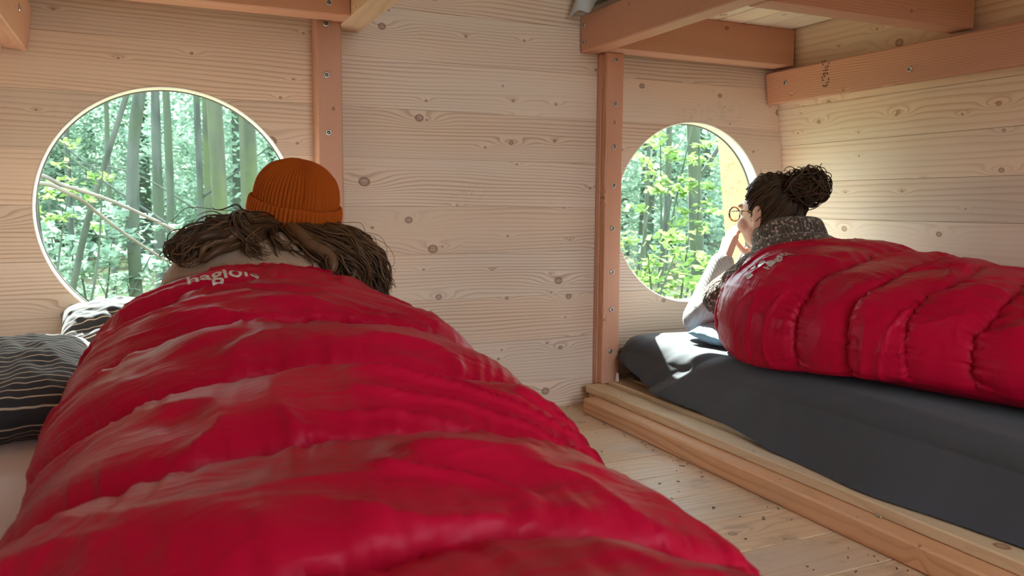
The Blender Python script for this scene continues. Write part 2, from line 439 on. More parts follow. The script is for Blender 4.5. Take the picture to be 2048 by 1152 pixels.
# floor boards
bm = bmesh.new(); bmesh.ops.create_cube(bm, size=1); bmesh.ops.scale(bm, vec=(XR-XL+.04, D-YF+.06, .03), verts=bm.verts)
floor = structure('floor', bm_mesh('subfloor', bm), FLOORW, Matrix.Translation(((XR+XL)/2, (D+YF)/2, -.037)))
fme = board_mesh(XR-XL, .1395, .022, .0014).copy(); fme.materials.append(FLOORW)
y = 2.302
while y > YF:
    put('plank', fme, None, floor, frame(((XR+XL)/2, y-.071, -.011), (1, 0, 0), (0, 1, 0))); y -= .1418
ceiling = structure('ceiling', board_mesh(D-YF+.1, xr(ZC)-xl(ZC)+.06, .03).copy(), SPRUCE2, frame(((xl(ZC)+xr(ZC))/2, (D+YF)/2, ZC+.015), (0, 1, 0), (1, 0, 0)))
# entrance side behind the viewer stays open between two narrow walls
for nm, x0, x1 in (('wall_front', XL-.02, .42), ('wall_front_side', 1.42, XR+.02)):
    bm = bmesh.new(); bmesh.ops.create_cube(bm, size=1); bmesh.ops.scale(bm, vec=(x1-x0, .04, ZC), verts=bm.verts)
    structure(nm, bm_mesh(nm, bm), SPRUCE, Matrix.Translation(((x0+x1)/2, YF-.02, ZC/2)))

def lathe_ring(prof, n=128):
    """closed profile [(r,y)], axis along Y"""
    th = np.linspace(0, 2*np.pi, n, endpoint=False); P = np.array(prof)
    V = np.stack([P[:, 0][:, None]*np.cos(th), np.repeat(P[:, 1][:, None], n, 1), P[:, 0][:, None]*np.sin(th)], -1)
    k = len(P); f = grid_faces(k, n, True)
    last = np.stack([(k-1)*n+np.arange(n), np.arange(n), (np.arange(n)+1) % n, (k-1)*n+(np.arange(n)+1) % n], -1)
    return V.reshape(-1, 3), np.vstack([f, last])
for i, (x, z, r) in enumerate(WIN):
    V, Fq = lathe_ring([(r-.0005, -.0005), (r-.001, .052), (r-.004, .052), (r-.005, .0035), (r-.0025, -.0005)])
    w = structure('window_%d' % (i+1), mesh_np('rim', V, Fq), RIMW, Matrix.Translation((x, D, z)))
    V, Fq = lathe_ring([(r+.003, .047), (r-.0065, .047), (r-.0075, .050), (r-.0065, .054), (r+.003, .054)])
    put('gasket', mesh_np('gasket', V, Fq), RUBBER, w, Matrix.Translation((x, D, z)))
    bm = bmesh.new(); bmesh.ops.create_circle(bm, cap_ends=True, segments=96, radius=r+.002)
    put('pane', bm_mesh('pane', bm), GLASS, w, Matrix.Translation((x, D+.0515, z)) @ Matrix.Rotation(math.pi/2, 4, 'X'))

# ------------------------------------------------------------------ bunk beds
def screw_mesh():
    n = 20; th = np.linspace(0, 2*np.pi, n, endpoint=False)
    prof = [(.0085, -.001), (.0085, .0012), (.0072, .0028), (.0048, .0032), (.0046, .0014), (.0022, .0014), (.0020, .0030), (.0003, .0030)]
    V = np.array([[(r*math.cos(t), r*math.sin(t), z) for t in th] for r, z in prof]).reshape(-1, 3)
    me = mesh_np('screw', V, grid_faces(len(prof), n, True)); me.materials.append(STEEL); me.materials.append(DARKM)
    for q in me.polygons:
        if q.index//n in (0, 3, 4): q.material_index = 1
    return me
SCREW = screw_mesh()
def screw(parent, c, nrm):
    q = Vector(nrm).to_track_quat('Z', 'Y').to_matrix().to_4x4(); q.translation = Vector(c)
    return put('screw', SCREW, None, parent, q)
bedR = thing('bunk_bed', 'reddish timber bunk bed carrying the charcoal covered mattress', 'bunk bed', (1.8, 1.25, 0))
# right hand post, two layers, with its row of screws
postB = timber('post', (1.352, 1.416, 2.272, 2.30, .049, 1.138), 'Z', 'X', FIR, bedR)
postA = timber('post', (1.354, 1.418, 2.2436, 2.2718, .074, 1.138), 'Z', 'X', FIR, bedR)
for x, y in ((1232, 120), (1230, 208), (1228, 294), (1227, 371), (1225, 457), (1224, 544), (1223, 619), (1221, 702)):
    screw(postA, atY(x, y, 2.2436), (0, -1, 0))
rail = timber('side_rail', (1.287, 1.352, .30, 2.298, 1.138, 1.252), 'Y', 'Z', FIR, bedR, .004)
for x, y in ((1166, 51), (1166, 86)): 
    q = atX(x, y, 1.287); q[1] = min(q[1], 2.27); screw(rail, q, (-1, 0, 0))
timber('cross_beam', (1.352, 2.071, 2.19, 2.264, 1.138, 1.262), 'X', 'Z', FIR, bedR)
timber('cross_beam', (1.352, 2.071, 1.524, 1.594, 1.138, 1.262), 'X', 'Z', FIR, bedR)
timber('cross_beam', (1.352, 2.071, .60, .67, 1.138, 1.262), 'X', 'Z', FIR, bedR)
for i in range(7):
    x0 = 1.318+.1065*i
    timber('slat', (x0, x0+.0985, .31, 2.29, 1.262, 1.280), 'Y', 'X', SLATW, bedR, .002)
def wall_rail(sgn, parent):
    a = math.atan(LEAN); up = Vector((-sgn*math.sin(a), 0, math.cos(a))); out = Vector((sgn*math.cos(a), 0, math.sin(a)))
    base = Vector((XR if sgn > 0 else XL, 0, 0))
    me = board_mesh(1.95, .108, .055, .003).copy(); me.materials.append(FIR)
    c = base+up*(1.079/math.cos(a))-out*.0275+Vector((0, 2.292-.975, 0))
    return put('wall_rail', me, None, parent, frame(c, (0, 1, 0), up)), -out, c
wr, nn, c0 = wall_rail(1, bedR); up_r = Vector((-math.sin(math.atan(LEAN)), 0, math.cos(math.atan(LEAN))))
def on_rail(x, y):
    d = Vector(ray(x, y)); C = Vector(CC); p0 = c0+nn*.0275; s = (p0-C).dot(nn)/d.dot(nn); return C+d*s
for x, y in ((1571, 165), (1820, 138)): screw(wr, on_rail(x, y), nn)
bm = bmesh.new()
for k in range(9):
    q = on_rail(1651+.8*math.sin(k*2.1), 122+6.2*k); 
    for j in range(3):
        m_ = frame(q+nn*.0006+Vector((0, .010*(j-1)+.003*math.sin(k*5+j), .001*math.sin(j*3+k))), (0, 1, 0), up_r)
        if (k*3+j*7) % 5: bmesh.ops.create_cube(bm, size=1, matrix=m_ @ Matrix.Diagonal((.0052, .0050 if k % 2 else .0065, .0008, 1)))
put('ink_stamp', bm_mesh('ink_stamp', bm), plain('faded_ink', (.16, .11, .085), .9), wr)
# low bed base: floor rail, bearers and slats along the bed
fr = timber('floor_rail', (1.258, 1.322, .28, 2.196, 0, .049), 'Y', 'X', FIRL, bedR, .0045)
screw(fr, atZ(1767, 1031, .049)+np.array([-.01, 0, 0]), (0, 0, 1))
for y in (2.25, 1.75, 1.2, .65, .35):
    timber('bearer', (1.322 if y < 2.2 else 1.325, 2.20, y-.025, y+.025, 0, .0485), 'X', 'Y', FIRL, bedR)
xs = [(1.305, 1.372, .049, .074), (1.382, 1.45, .049, .084)]+[(1.46+.1*i, 1.55+.1*i, .049, .084) for i in range(7)]
for i, (a0, a1, b0, b1) in enumerate(xs):
    timber('slat', (a0, a1, .29, 2.268 if i else 2.262, b0, b1), 'Y', 'X', BASEW, bedR, .003)
# the other bunk, mirrored
bedL = thing('bunk_bed', 'reddish timber bunk bed carrying the pink sheeted mattress', 'bunk bed', (.05, 1.2, 0))
postL = timber('post', (.446, .514, 2.238, 2.30, .0, 1.262), 'Z', 'X', FIR, bedL)
for x, y in ((652, 47), (653, 150), (657, 265)): screw(postL, atY(x, y, 2.238), (0, -1, 0))
cb = timber('cross_beam', (-.258, .512, 2.118, 2.192, 1.138, 1.262), 'X', 'Z', FIR, bedL)
screw(cb, atY(658, 5, 2.118), (0, -1, 0))
timber('cross_beam', (-.258, .512, 1.0, 1.07, 1.138, 1.262), 'X', 'Z', FIR, bedL)
rl = timber('side_rail', (.512, .578, .30, 2.292, 1.136, 1.252), 'Y', 'Z', PALE, bedL, .004)
for i in range(7): timber('slat', (-.25+.109*i, -.15+.109*i, .31, 2.29, 1.262, 1.280), 'Y', 'X', SLATW, bedL, .002)
wl, nn, c0 = wall_rail(-1, bedL)
screw(wl, on_rail(38, 15), nn)
timber('floor_rail', (.50, .56, -.2, 2.20, 0, .049), 'Y', 'X', FIRL, bedL, .0045)
for y in (2.2, 1.2, .1): timber('bearer', (-.40, .50, y-.02, y+.02, 0, .049), 'X', 'Y', FIRL, bedL)
for i in range(9): timber('slat', (-.40+.1*i, -.31+.1*i, -.2, 2.23, .049, .084), 'Y', 'X', BASEW, bedL, .003)
# little white wedge stuck at the foot of the post
bm = bmesh.new()
q = [bm.verts.new(v) for v in ((-.004, -.012, 0), (.006, -.016, 0), (.010, .006, .036), (.016, .002, .034), (-.004, -.004, 0), (.006, -.008, 0), (.010, .010, .032), (.016, .006, .030))]
for f in ((0, 1, 3, 2), (4, 6, 7, 5), (0, 2, 6, 4), (1, 5, 7, 3), (2, 3, 7, 6), (0, 4, 5, 1)): bm.faces.new([q[i] for i in f])
bmesh.ops.recalc_face_normals(bm, faces=bm.faces)
tag(put('wood_wedge', bm_mesh('wedge', bm), plain('white_wedge', (.78, .74, .68), .6), None, Matrix.Translation((1.398, 2.232, .0735))), 'small white wedge standing at the foot of the screwed post', 'wedge')

# ------------------------------------------------------------------ mattresses
def sheet_grid(name, Y, prof, mat, parent, dis=None, thick=0):
    """prof(y)-> (k,2) of x,z"""
    P = np.array([[(x, y, z) for x, z in prof(y)] for y in Y]); nu, nv = P.shape[:2]
    if dis is not None: P = dis(P)
    return put(name, mesh_np(name, P.reshape(-1, 3), grid_faces(nu, nv)), mat, parent)
def arc(cx, cz, r, a0, a1, n): return [(cx+r*math.cos(t), cz+r*math.sin(t)) for t in np.linspace(a0, a1, n)]
def line(p, q, n): return [(p[0]+(q[0]-p[0])*t, p[1]+(q[1]-p[1])*t) for t in np.linspace(0, 1, n, endpoint=False)]
matR = thing('mattress', 'mattress under a loose charcoal grey sheet hanging down to the bed slats', 'mattress', (1.8, 1.25, .084))
HY = [.2, .85, 1.10, 1.43, 1.67, 1.9, 2.0, 2.14, 2.28]
HX = [1.345, 1.345, 1.325, 1.345, 1.362, 1.372, 1.375, 1.385, 1.42]; HZ = [.078, .078, .077, .078, .094, .098, .107, .150, .17]
def profR(y):
    end = float(sm(2.14, 2.285, y)); zt = .243-.05*end**2; hx, hz = float(np.interp(y, HY, HX)), float(np.interp(y, HY, HZ))
    xe = 1.405+.03*end**2
    return line((2.17, zt-.01), (1.62, zt), 26)+line((1.62, zt), (xe+.05, zt), 24)+arc(xe+.05, zt-.05, .05, math.pi/2, math.pi, 14)+line((xe, zt-.052), (hx, hz), 44)+[(hx, hz), (hx-.003, hz+.001)]
def disR(P):
    Y, X, Z = P[..., 1], P[..., 0], P[..., 2]
    drop = np.clip((.25-Z)/.16, 0, 1)
    fold = sm(1.35, 2.1, Y)
    q = np.stack([Y*7+Z*9, Z*1.5+Y*.8, X*2], -1)
    d = fbm(q, 3, 3)*.022*fold*sm(1.9, 1.5, X)+fbm(np.stack([Y*2.2, Z*3, X*3], -1), 8, 2)*.013*sm(1.7, 1.45, X)
    rid = np.exp(-((Y+Z*1.9-2.16)/.03)**2)*.012*sm(1.62, 1.48, X) - np.exp(-((Y+Z*1.9-2.235)/.025)**2)*.010*sm(1.62, 1.48, X)
    P = P.copy(); P[..., 0] -= (d+rid)*drop; P[..., 2] += (d*.7+rid*.5)*(1-drop)
    low = fbm(np.stack([Y*5, Z*0, X*0], -1), 21, 2)*.01*drop*sm(1.7, 1.4, Y)
    P[..., 0] -= low; P[..., 2] = np.maximum(P[..., 2], np.where(P[..., 0] < 1.376, .0755, .0855)*(Y < 1.6)+.05*(Y >= 1.6)); return P
sheet_grid('sheet', np.concatenate([np.linspace(.25, 2.2, 300), np.linspace(2.205, 2.285, 22)]), profR, CHAR, matR, disR)
timber('foam', (1.45, 2.15, .28, 2.24, .085, .21), 'Y', 'X', plain('foam', (.05, .05, .055), .9), matR, .02)
V = [(2.17, 2.286, .19), (1.43, 2.286, .185), (1.43, 2.286, .09), (2.17, 2.286, .09)]
matL = thing('mattress', 'mattress with a wrinkled pale pink sheet under the striped pillows', 'mattress', (.05, 1.1, .084))
def profL(y):
    zt = .25-.05*float(sm(2.13, 2.237, y))**2
    return line((-.388, .15), (-.388, zt-.03), 4)+arc(-.358, zt-.03, .03, math.pi, math.pi/2, 6)+line((-.357, zt), (.45, zt), 60)+arc(.45, zt-.05, .05, math.pi/2, 0, 10)+line((.50, zt-.052), (.505, .088), 10)
def disL(P):
    P = P.copy(); P[..., 2] += .004*fbm(np.stack([P[..., 0]*8+P[..., 1]*3, P[..., 1]*11, P[..., 2]*0], -1), 5, 3); return P
sheet_grid('sheet', np.linspace(-.19, 2.237, 240), profL, PINK, matL, disL)
timber('foam', (-.38, .47, -.18, 2.22, .085, .205), 'Y', 'X', plain('pale_foam', (.6, .55, .5), .9), matL, .02)
# mattress up on the top bunk, a corner of its pale sheet hangs over the rail
matU = thing('mattress', 'top bunk mattress with a pale blue grey sheet corner hanging over the rail', 'mattress', (1.7, 1.25, 1.28))
timber('foam', (1.36, 1.99, .34, 2.25, 1.281, 1.36), 'Y', 'X', SKYB, matU, .02)
def profU(y):
    k = float(sm(2.05, 2.285, y)); hz = 1.285-.062*k+.012*math.sin(y*37)+.006*math.sin(y*91)
    return line((1.52, 1.366), (1.36, 1.366), 8)+arc(1.33, 1.33, .036, math.pi/2, math.pi*.95, 8)+line((1.29-.03*k, 1.325), (1.268-.030*k, hz), 20)
def disU(P):
    P = P.copy(); P[..., 0] -= .010*np.sin(P[..., 1]*48+P[..., 2]*20)*sm(1.36, 1.27, P[..., 2])+.006*fbm(P*[0, 24, 18], 9, 2); return P
sheet_grid('sheet', np.linspace(.35, 2.282, 220), profU, SKYB, matU, disU)

# ------------------------------------------------------------------ pillows
def pillow(name, label, c, size, rot, mat, seed, group=None, sag=0., rest=None):
    n = 70; u, v = np.meshgrid(np.linspace(-1, 1, n), np.linspace(-1, 1, n), indexing='ij')
    out = []
    for s in (1, -1):
        th = np.maximum(0, (1-np.abs(u)**2.6)*(1-np.abs(v)**2.6))**.55
        pin = 1-.07*(1-np.abs(v)**2)*np.abs(u)**3; pin2 = 1-.07*(1-np.abs(u)**2)*np.abs(v)**3
        P = np.stack([u*size[0]/2*pin, v*size[1]/2*pin2, s*th*size[2]/2], -1)
        f = fbm(np.stack([u*2.2+seed, v*2.2, u*0+s], -1), seed, 3); g = fbm(np.stack([u*5+v*2, v*4, u*0+s*3], -1), seed+4, 2)
        P[..., 2] += (f*.10+g*.05)*size[2]*th**.5*s-sag*(u**2)*size[2]
        out.append(P.reshape(-1, 3))
    Fq = grid_faces(n, n); Fq = np.vstack([Fq, Fq[:, ::-1]+n*n])
    me = mesh_np(name, np.vstack(out), Fq)
    uv = me.uv_layers.new(name='UVMap'); U = np.stack([(u+1)/2, (v+1)/2*size[1]/.0175], -1).reshape(-1, 2); U = np.vstack([U, U])
    li = np.zeros(len(me.loops), np.int32); me.loops.foreach_get('vertex_index', li)
    uv.data.foreach_set('uv', U[li].astype(np.float32).ravel())
    bm = bmesh.new(); bm.from_mesh(me); bmesh.ops.remove_doubles(bm, verts=bm.verts, dist=.0008); bmesh.ops.recalc_face_normals(bm, faces=bm.faces)
    bm.to_mesh(me); bm.free(); me.polygons.foreach_set('use_smooth', np.ones(len(me.polygons), bool))
    from mathutils import Euler
    mw = Matrix.Translation(c) @ Euler(rot).to_matrix().to_4x4(); inv = mw.inverted()
    for v in me.vertices:      # flattened where it lies on the mattress or meets the wall
        q = mw @ v.co; q.z = max(q.z, rest-.004) if rest else q.z; q.x = max(q.x, xl(q.z)+.001); q.y = min(q.y, D-.001); v.co = inv @ q
    return tag(put(name, me, mat, None, mw), label, 'pillow', group)
pillow('pillow', 'dark striped pillow lying flat on the pink sheet', (-.228, 1.755, .312), (.305, .50, .145), (math.radians(3), math.radians(-4), math.radians(3)), STRIPE, 3, rest=.250)
pillow('pillow', 'sunlit dark striped pillow propped up against the wall under the window', (-.040, 2.180, .340), (.31, .225, .155), (math.radians(24), math.radians(-2), math.radians(-3)), STRIPE, 8, rest=.250)
pillow('pillow', 'small blue pillow between the pale grey sleeve and the red sleeping bag', (1.640, 1.930, .272), (.26, .150, .075), (0, 0, .05), PBLUE, 5, rest=.243)

# needles and bits of leaf litter trodden in
bm = bmesh.new(); r = random.Random(9)
for i in range(120):
    if i < 95: x, y, z = r.uniform(.75, 1.25), r.uniform(.7, 2.28), .0012
    elif i < 125: x, y, z = 1.252-abs(r.gauss(0, .012)), r.uniform(.8, 2.2), .0014
    else: x, y, z = r.uniform(1.27, 1.30), r.uniform(.9, 2.15), .0500
    if i % 12 == 0 and i < 95: y = 2.285-abs(r.gauss(0, .01)); x = r.uniform(1.05, 1.26)
    L = r.uniform(.002, .008)*(2 if i % 17 == 0 else 1); w = r.uniform(.0006, .0016)
    bmesh.ops.create_cube(bm, size=1, matrix=Matrix.Translation((x, y, z)) @ Matrix.Rotation(r.uniform(0, 6.28), 4, 'Z') @ Matrix.Rotation(r.uniform(-.12, .12), 4, 'Y') @ Matrix.Diagonal((L, w, .0016, 1)))
o = tag(put('floor_litter', bm_mesh('litter', bm), plain('litter_brown', (.055, .04, .028), .95)), 'dark needles and crumbs of leaf litter scattered over the floor', 'litter'); o['kind'] = 'stuff'

# ------------------------------------------------------------------ sleeping bags
def bag_mesh(name, st, seams, zb, nu=460, nv=400, seed=1, puff=.020, tilt=0., n_exp=2.5, head_tuck=True, skew=0., sag=False):
    """st rows: y, xc, half width, z top (foot end first)"""
    st = np.array(st, float); st = st if st.shape[1] > 4 else np.hstack([st, np.full((len(st), 1), n_exp)]); y0, y1 = st[0, 0], st[-1, 0]
    t = np.linspace(0, 1, nu); Yc = y0+(y1-y0)*t
    k = np.linspace(0, len(st)-1, 80); cm = catmull(st, 80)
    xc, hw, zt, ne = (np.interp(Yc, cm[:, 0], cm[:, i]) for i in (1, 2, 3, 4))
    th = np.linspace(0, 2*np.pi, nv, endpoint=False)
    Y, TH = np.meshgrid(Yc, th, indexing='ij')
    c, s = np.cos(TH), np.sin(TH)
    foot = np.sqrt(np.clip(1-(1-np.clip((Yc-y0)/.22, 0, 1))**2, 0, 1))
    sc = np.maximum(foot, .02)
    if head_tuck: sc = sc*(1-.07*sm(y1-.05, y1, Yc)**2)
    W = (hw*sc)[:, None]; ZT = zb+((zt-zb)*sc)[:, None]; ZM = zb+(ZT-zb)*.40
    e = (2/ne)[:, None]
    e = np.where(s < 0, 2/3.4, e+0*s)
    ux = np.sign(c)*np.abs(c)**e; uz = np.sign(s)*np.abs(s)**np.where(s < 0, 2/3.4, 2/2.05)
    X = xc[:, None]+W*ux; Z = ZM+np.where(s > 0, (ZT-ZM)*uz, (ZM-zb)*uz)
    # quilted chambers
    top = sm(-.55, .1, s)
    Ys = Y+.055*fbm(np.stack([X*2.6, Y*1.6, Z*0+seed], -1), seed, 2)+tilt*(X-xc[:, None])+skew*(Z-zb)
    sea = np.array(seams); idx = np.clip(np.searchsorted(sea, Ys.ravel())-1, 0, len(sea)-2).reshape(Y.shape)
    a, b = sea[idx], sea[idx+1]; q = np.clip((Ys-a)/(b-a), 0, 1)
    q2 = q**.85
    bl = np.sqrt(np.clip(1-(2*q2-1)**2, 0, 1)); L = (b-a)
    amp = puff*(L/.17)*(1+.35*noise(np.stack([idx*1.7, TH*.5, TH*0+seed], -1), seed+3))
    disp = amp*(bl-.62)*top
    # soft large folds, then gathered wrinkles that start at the seams
    ang = TH*1.0
    f1 = fbm(np.stack([X*4.2+Y*1.5, Y*5.5-X*2.0, Z*4+idx*3.1], -1), seed+7, 3)
    q3 = np.stack([X*3.6+f1*.6, Y*6.5+X*2.8+f1*.6, Z*2+idx*7.7], -1)
    q4 = np.stack([X*5+f1*.8, Y*21+X*9+f1*1.2, Z*5+idx*3.3], -1); cr = 1-np.abs(noise(q4, seed+41))*2.0; cr = np.maximum(cr, 0)**1.7*sm(-.35, .35, noise(np.stack([X*3.1, Y*4, idx*1.3+Z], -1), seed+43))
    fold = (1-np.abs(fbm(q3, seed+29, 2))*1.7); fold = np.sign(fold)*np.abs(fold)**1.6
    wr_ = 1-np.abs(fbm(np.stack([ang*11+Y*2, Y*3.2+ang*.8, idx*5.3], -1), seed+11, 2))*2
    wr2 = 1-np.abs(noise(np.stack([ang*26+Y*6, Y*7, idx*2.3], -1), seed+17))*2
    near = (1-bl)**1.1
    disp += top*(f1*.010+fold*.015+cr*.009+wr_*.0095*(.12+near)+wr2*.0036*(.08+near))
    # normals of the smooth section
    nx = np.sign(c)*np.abs(c)**(2-e)/np.maximum(W, .05); nz = np.sign(s)*np.abs(s)/np.maximum(np.where(s > 0, ZT-ZM, ZM-zb), .04)
    ln = np.sqrt(nx**2+nz**2)+1e-9; X = X+disp*nx/ln*(.3+.7*sc[:, None]); Z = Z+disp*nz/ln*(.3+.7*sc[:, None])
    Z = np.maximum(Z, zb)
    if sag: Z = Z-.045*sm(1.50, 1.37, X)*sm(.42, .28, Z)
    P = np.stack([X, Y, Z], -1)
    rows = [P]
    if head_tuck:   # hem rolls inwards at the opening
        for dy, k in ((.006, .965), (.002, .93), (-.02, .89), (-.06, .86)):
            R = P[-1].copy(); cz = zb+(zt[-1]-zb)*.5
            R[:, 0] = xc[-1]+(R[:, 0]-xc[-1])*k; R[:, 2] = cz+(R[:, 2]-cz)*k; R[:, 1] += dy; rows.append(R[None])
    P = np.concatenate(rows)
    me = mesh_np(name, P.reshape(-1, 3), grid_faces(len(P), nv, True))
    bm = bmesh.new(); bm.from_mesh(me); bmesh.ops.recalc_face_normals(bm, faces=bm.faces); bm.to_mesh(me); bm.free()
    return me
PRINT = plain('silver_print', (.62, .58, .56), .35, .3)
def decal(name, flat, origin, right, upv, me_bag, parent, mat):
    """lay a flat drawing (list of 2D polygons' mesh) onto a bag from above"""
    bm = bmesh.new(); bm.from_mesh(me_bag); bvh = BVHTree.FromBMesh(bm); bm.free()
    o = Vector(origin); r = Vector(right); u = Vector(upv)
    for v in flat.vertices:
        q = o+r*v.co.x+u*v.co.y
        hit = bvh.ray_cast(Vector((q.x, q.y, 1.)), Vector((0, 0, -1)))
        if hit[0] is None: hit = (q, Vector((0, 0, 1)))
        n = hit[1] if hit[1].z > 0 else -hit[1]
        v.co = hit[0]+n*.0012
    return put(name, flat, mat, parent)
def text_mesh(txt, size):
    cu = bpy.data.curves.new('t', 'FONT'); cu.body = txt; cu.size = size; cu.offset = .0008
    o = bpy.data.objects.new('t', cu); COL.objects.link(o); me = evaluated(o); bpy.data.objects.remove(o)
    bm = bmesh.new(); bm.from_mesh(me); bmesh.ops.subdivide_edges(bm, edges=[e for e in bm.edges if e.calc_length() > .004], cuts=2)
    bmesh.ops.triangulate(bm, faces=bm.faces); bm.to_mesh(me); bm.free(); me.materials.clear(); return me
def drops_mesh(k=1.):
    bm = bmesh.new()
    for (x, y, a, L) in ((-.034, -.004, 1.5, .022), (-.010, .012, .6, .017), (.0, .0, -2.6, .026), (.026, .014, -1.2, .018), (.010, -.016, 1.9, .024)):
        pts = []
        for t in np.linspace(0, 2*math.pi, 18, endpoint=False):
            px = L*.5*math.cos(t); py = L*.26*math.sin(t)*(1-.65*math.cos(t))
            pts.append(bm.verts.new(((x+px*math.cos(a)-py*math.sin(a))*k, (y+px*math.sin(a)+py*math.cos(a))*k, 0)))
        bm.faces.new(pts)
    bmesh.ops.triangulate(bm, faces=bm.faces); return bm_mesh('drops', bm)
LEFT_ST = [(.02, .13, .25, .40, 2.2), (.30, .138, .285, .43, 2.1), (.55, .147, .290, .434, 2.05), (.75, .165, .286, .440, 2.0), (.95, .188, .292, .450, 1.95), (1.15, .200, .308, .468, 1.95),
           (1.35, .208, .307, .496, 1.95), (1.52, .209, .285, .520, 1.9), (1.68, .215, .255, .536, 1.85)]
LEFT_SEAMS = [-.2, .16, .42, .68, .95, 1.22, 1.44, 1.58, 1.80]
meBL = bag_mesh('shell', LEFT_ST, LEFT_SEAMS, .249, seed=2, puff=.027, skew=-.16)
bagL = thing('sleeping_bag', 'puffy red down sleeping bag of the person in the rust orange beanie', 'sleeping bag', (.2, .85, .249))
shL = put('shell', meBL, NYLON, bagL)
RIGHT_ST = [(.15, 1.90, .23, .43), (.50, 1.885, .26, .445), (.80, 1.865, .29, .450), (1.05, 1.835, .32, .462), (1.25, 1.815, .36, .495), (1.45, 1.785, .375, .516), (1.62, 1.772, .376, .522), (1.76, 1.785, .350, .528), (1.86, 1.785, .280, .520)]
RIGHT_SEAMS = [-.1, .2, .36, .50, .63, .76, .88, 1.0, 1.12, 1.24, 1.36, 1.50, 1.82, 2.05]
meBR = bag_mesh('shell', RIGHT_ST, RIGHT_SEAMS, .2445, seed=31, puff=.036, tilt=-.10, skew=-.16, sag=True)
bagR = thing('sleeping_bag', 'puffy red down sleeping bag of the person with the hair bun', 'sleeping bag', (1.85, 1.0, .2445))
put('shell', meBR, NYLON, bagR)
def hit_px(me, x, y):
    bm = bmesh.new(); bm.from_mesh(me); bvh = BVHTree.FromBMesh(bm); bm.free(); h = bvh.ray_cast(Vector(CC), Vector(ray(x, y)).normalized()); return h[0]
p0 = hit_px(meBL, 374, 571) or Vector((.07, 1.6, 0)); print('text L', p0, hit_px(meBL, 485, 545))
decal('brand_print', text_mesh('haglöfs', .046), p0, (.95, .03, 0), (-.03, 1.0, 0), meBL, bagL, PRINT)
p1 = hit_px(meBR, 1522, 530) or Vector((1.645, 1.785, 0)); p2 = hit_px(meBR, 1536, 540) or Vector((1.62, 1.73, 0)); print('logo R', p1, p2)
decal('brand_emblem', drops_mesh(1.15), p1, (1, -.1, 0), (.1, 1, 0), meBR, bagR, PRINT)
decal('brand_print', text_mesh('haglöfs', .030), p2, (1, -.06, 0), (.06, 1, 0), meBR, bagR, PRINT)

# ------------------------------------------------------------------ people
def blob(name, parts, voxel=.006, smooth=6):
    """one continuous skin over ellipsoids ('s', centre, radii, matrix) and tapered limbs ('c', p, q, r1, r2)"""
    bm = bmesh.new()
    for p in parts:
        if p[0] == 's':
            m = Matrix.Translation(tuple(p[1])) @ (p[3] if len(p) > 3 else Matrix.Identity(4)) @ Matrix.Diagonal((*p[2], 1))
            bmesh.ops.create_icosphere(bm, subdivisions=3 if max(p[2]) > .03 else 2, radius=1, matrix=m)
        else:
            a, b = Vector(tuple(p[1])), Vector(tuple(p[2])); d = b-a
            q = d.to_track_quat('Z', 'Y').to_matrix().to_4x4(); q.translation = (a+b)/2
            bmesh.ops.create_cone(bm, cap_ends=True, segments=16, radius1=p[3], radius2=p[4], depth=d.length, matrix=q)
            for c, r in ((a, p[3]), (b, p[4])): bmesh.ops.create_icosphere(bm, subdivisions=2, radius=r*1.003, matrix=Matrix.Translation(c))
    o = put('tmp', bm_mesh('tmp', bm)); md = o.modifiers.new('r', 'REMESH'); md.mode = 'VOXEL'; md.voxel_size = voxel; md.use_smooth_shade = True
    ms = o.modifiers.new('s', 'SMOOTH'); ms.iterations = smooth; ms.factor = .5
    me = evaluated(o); me.name = name; bpy.data.objects.remove(o)
    me.polygons.foreach_set('use_smooth', np.ones(len(me.polygons), bool)); return me
def hand(w, d, side, nrm, curl=.5):
    """palm and five unequal, bent fingers; w wrist, d pointing direction, side towards the thumb, nrm palm normal"""
    w, d, side, nrm = (np.array(v, float) for v in (w, d, side, nrm)); d /= np.linalg.norm(d); side = side-d*(side@d); side /= np.linalg.norm(side)
    nrm = np.cross(d, side)*(1 if np.cross(d, side)@nrm > 0 else -1); out = []
    for k, (off, L, r) in enumerate(((.030, .068, .0085), (.010, .076, .009), (-.010, .071, .0085), (-.029, .055, .0075))):
        a = w+side*off*.55; b = w+d*.082+side*off; out.append(('c', a, b, .014, .0115))
        ang = 0; p = b
        for f, rr in ((.45, 1), (.32, .92), (.23, .8)):
            ang += curl*(.55 if f > .4 else .75); q = p+L*f*(d*math.cos(ang)+nrm*math.sin(ang)); out.append(('c', p, q, r*rr, r*rr*.93)); p = q
    a = w+d*.022+side*.020; b = a+side*.030+d*.022+nrm*.010; c = b+d*.030+side*.008+nrm*.014; e = c+d*.022+nrm*.010
    out += [('c', a, b, .014, .011), ('c', b, c, .0105, .009), ('c', c, e, .009, .0075)]
    return out
def head_parts(H, R):
    g = lambda x, y, z: H+np.array(R @ Vector((x, y, z)))
    R4 = R.to_4x4(); E = lambda x, y, z, r: ('s', g(x, y, z), r, R4)
    out = [E(0, -.008, .012, (.075, .097, .100)), E(0, .030, -.045, (.060, .064, .066)), E(0, .072, -.088, (.024, .022, .020)), E(0, .100, -.018, (.010, .016, .022)),
           E(0, .108, -.030, (.013, .012, .010)), E(0, .086, -.058, (.022, .012, .0055)), E(0, .084, -.068, (.019, .012, .006)), E(0, .080, .030, (.052, .018, .012))]
    for s in (-1, 1):
        out += [E(s*.040, .062, -.030, (.026, .030, .028)), E(s*.074, -.010, -.012, (.009, .020, .031)), E(s*.082, -.018, .004, (.005, .018, .024)), E(s*.080, -.008, -.036, (.006, .010, .010))]
    return out, g
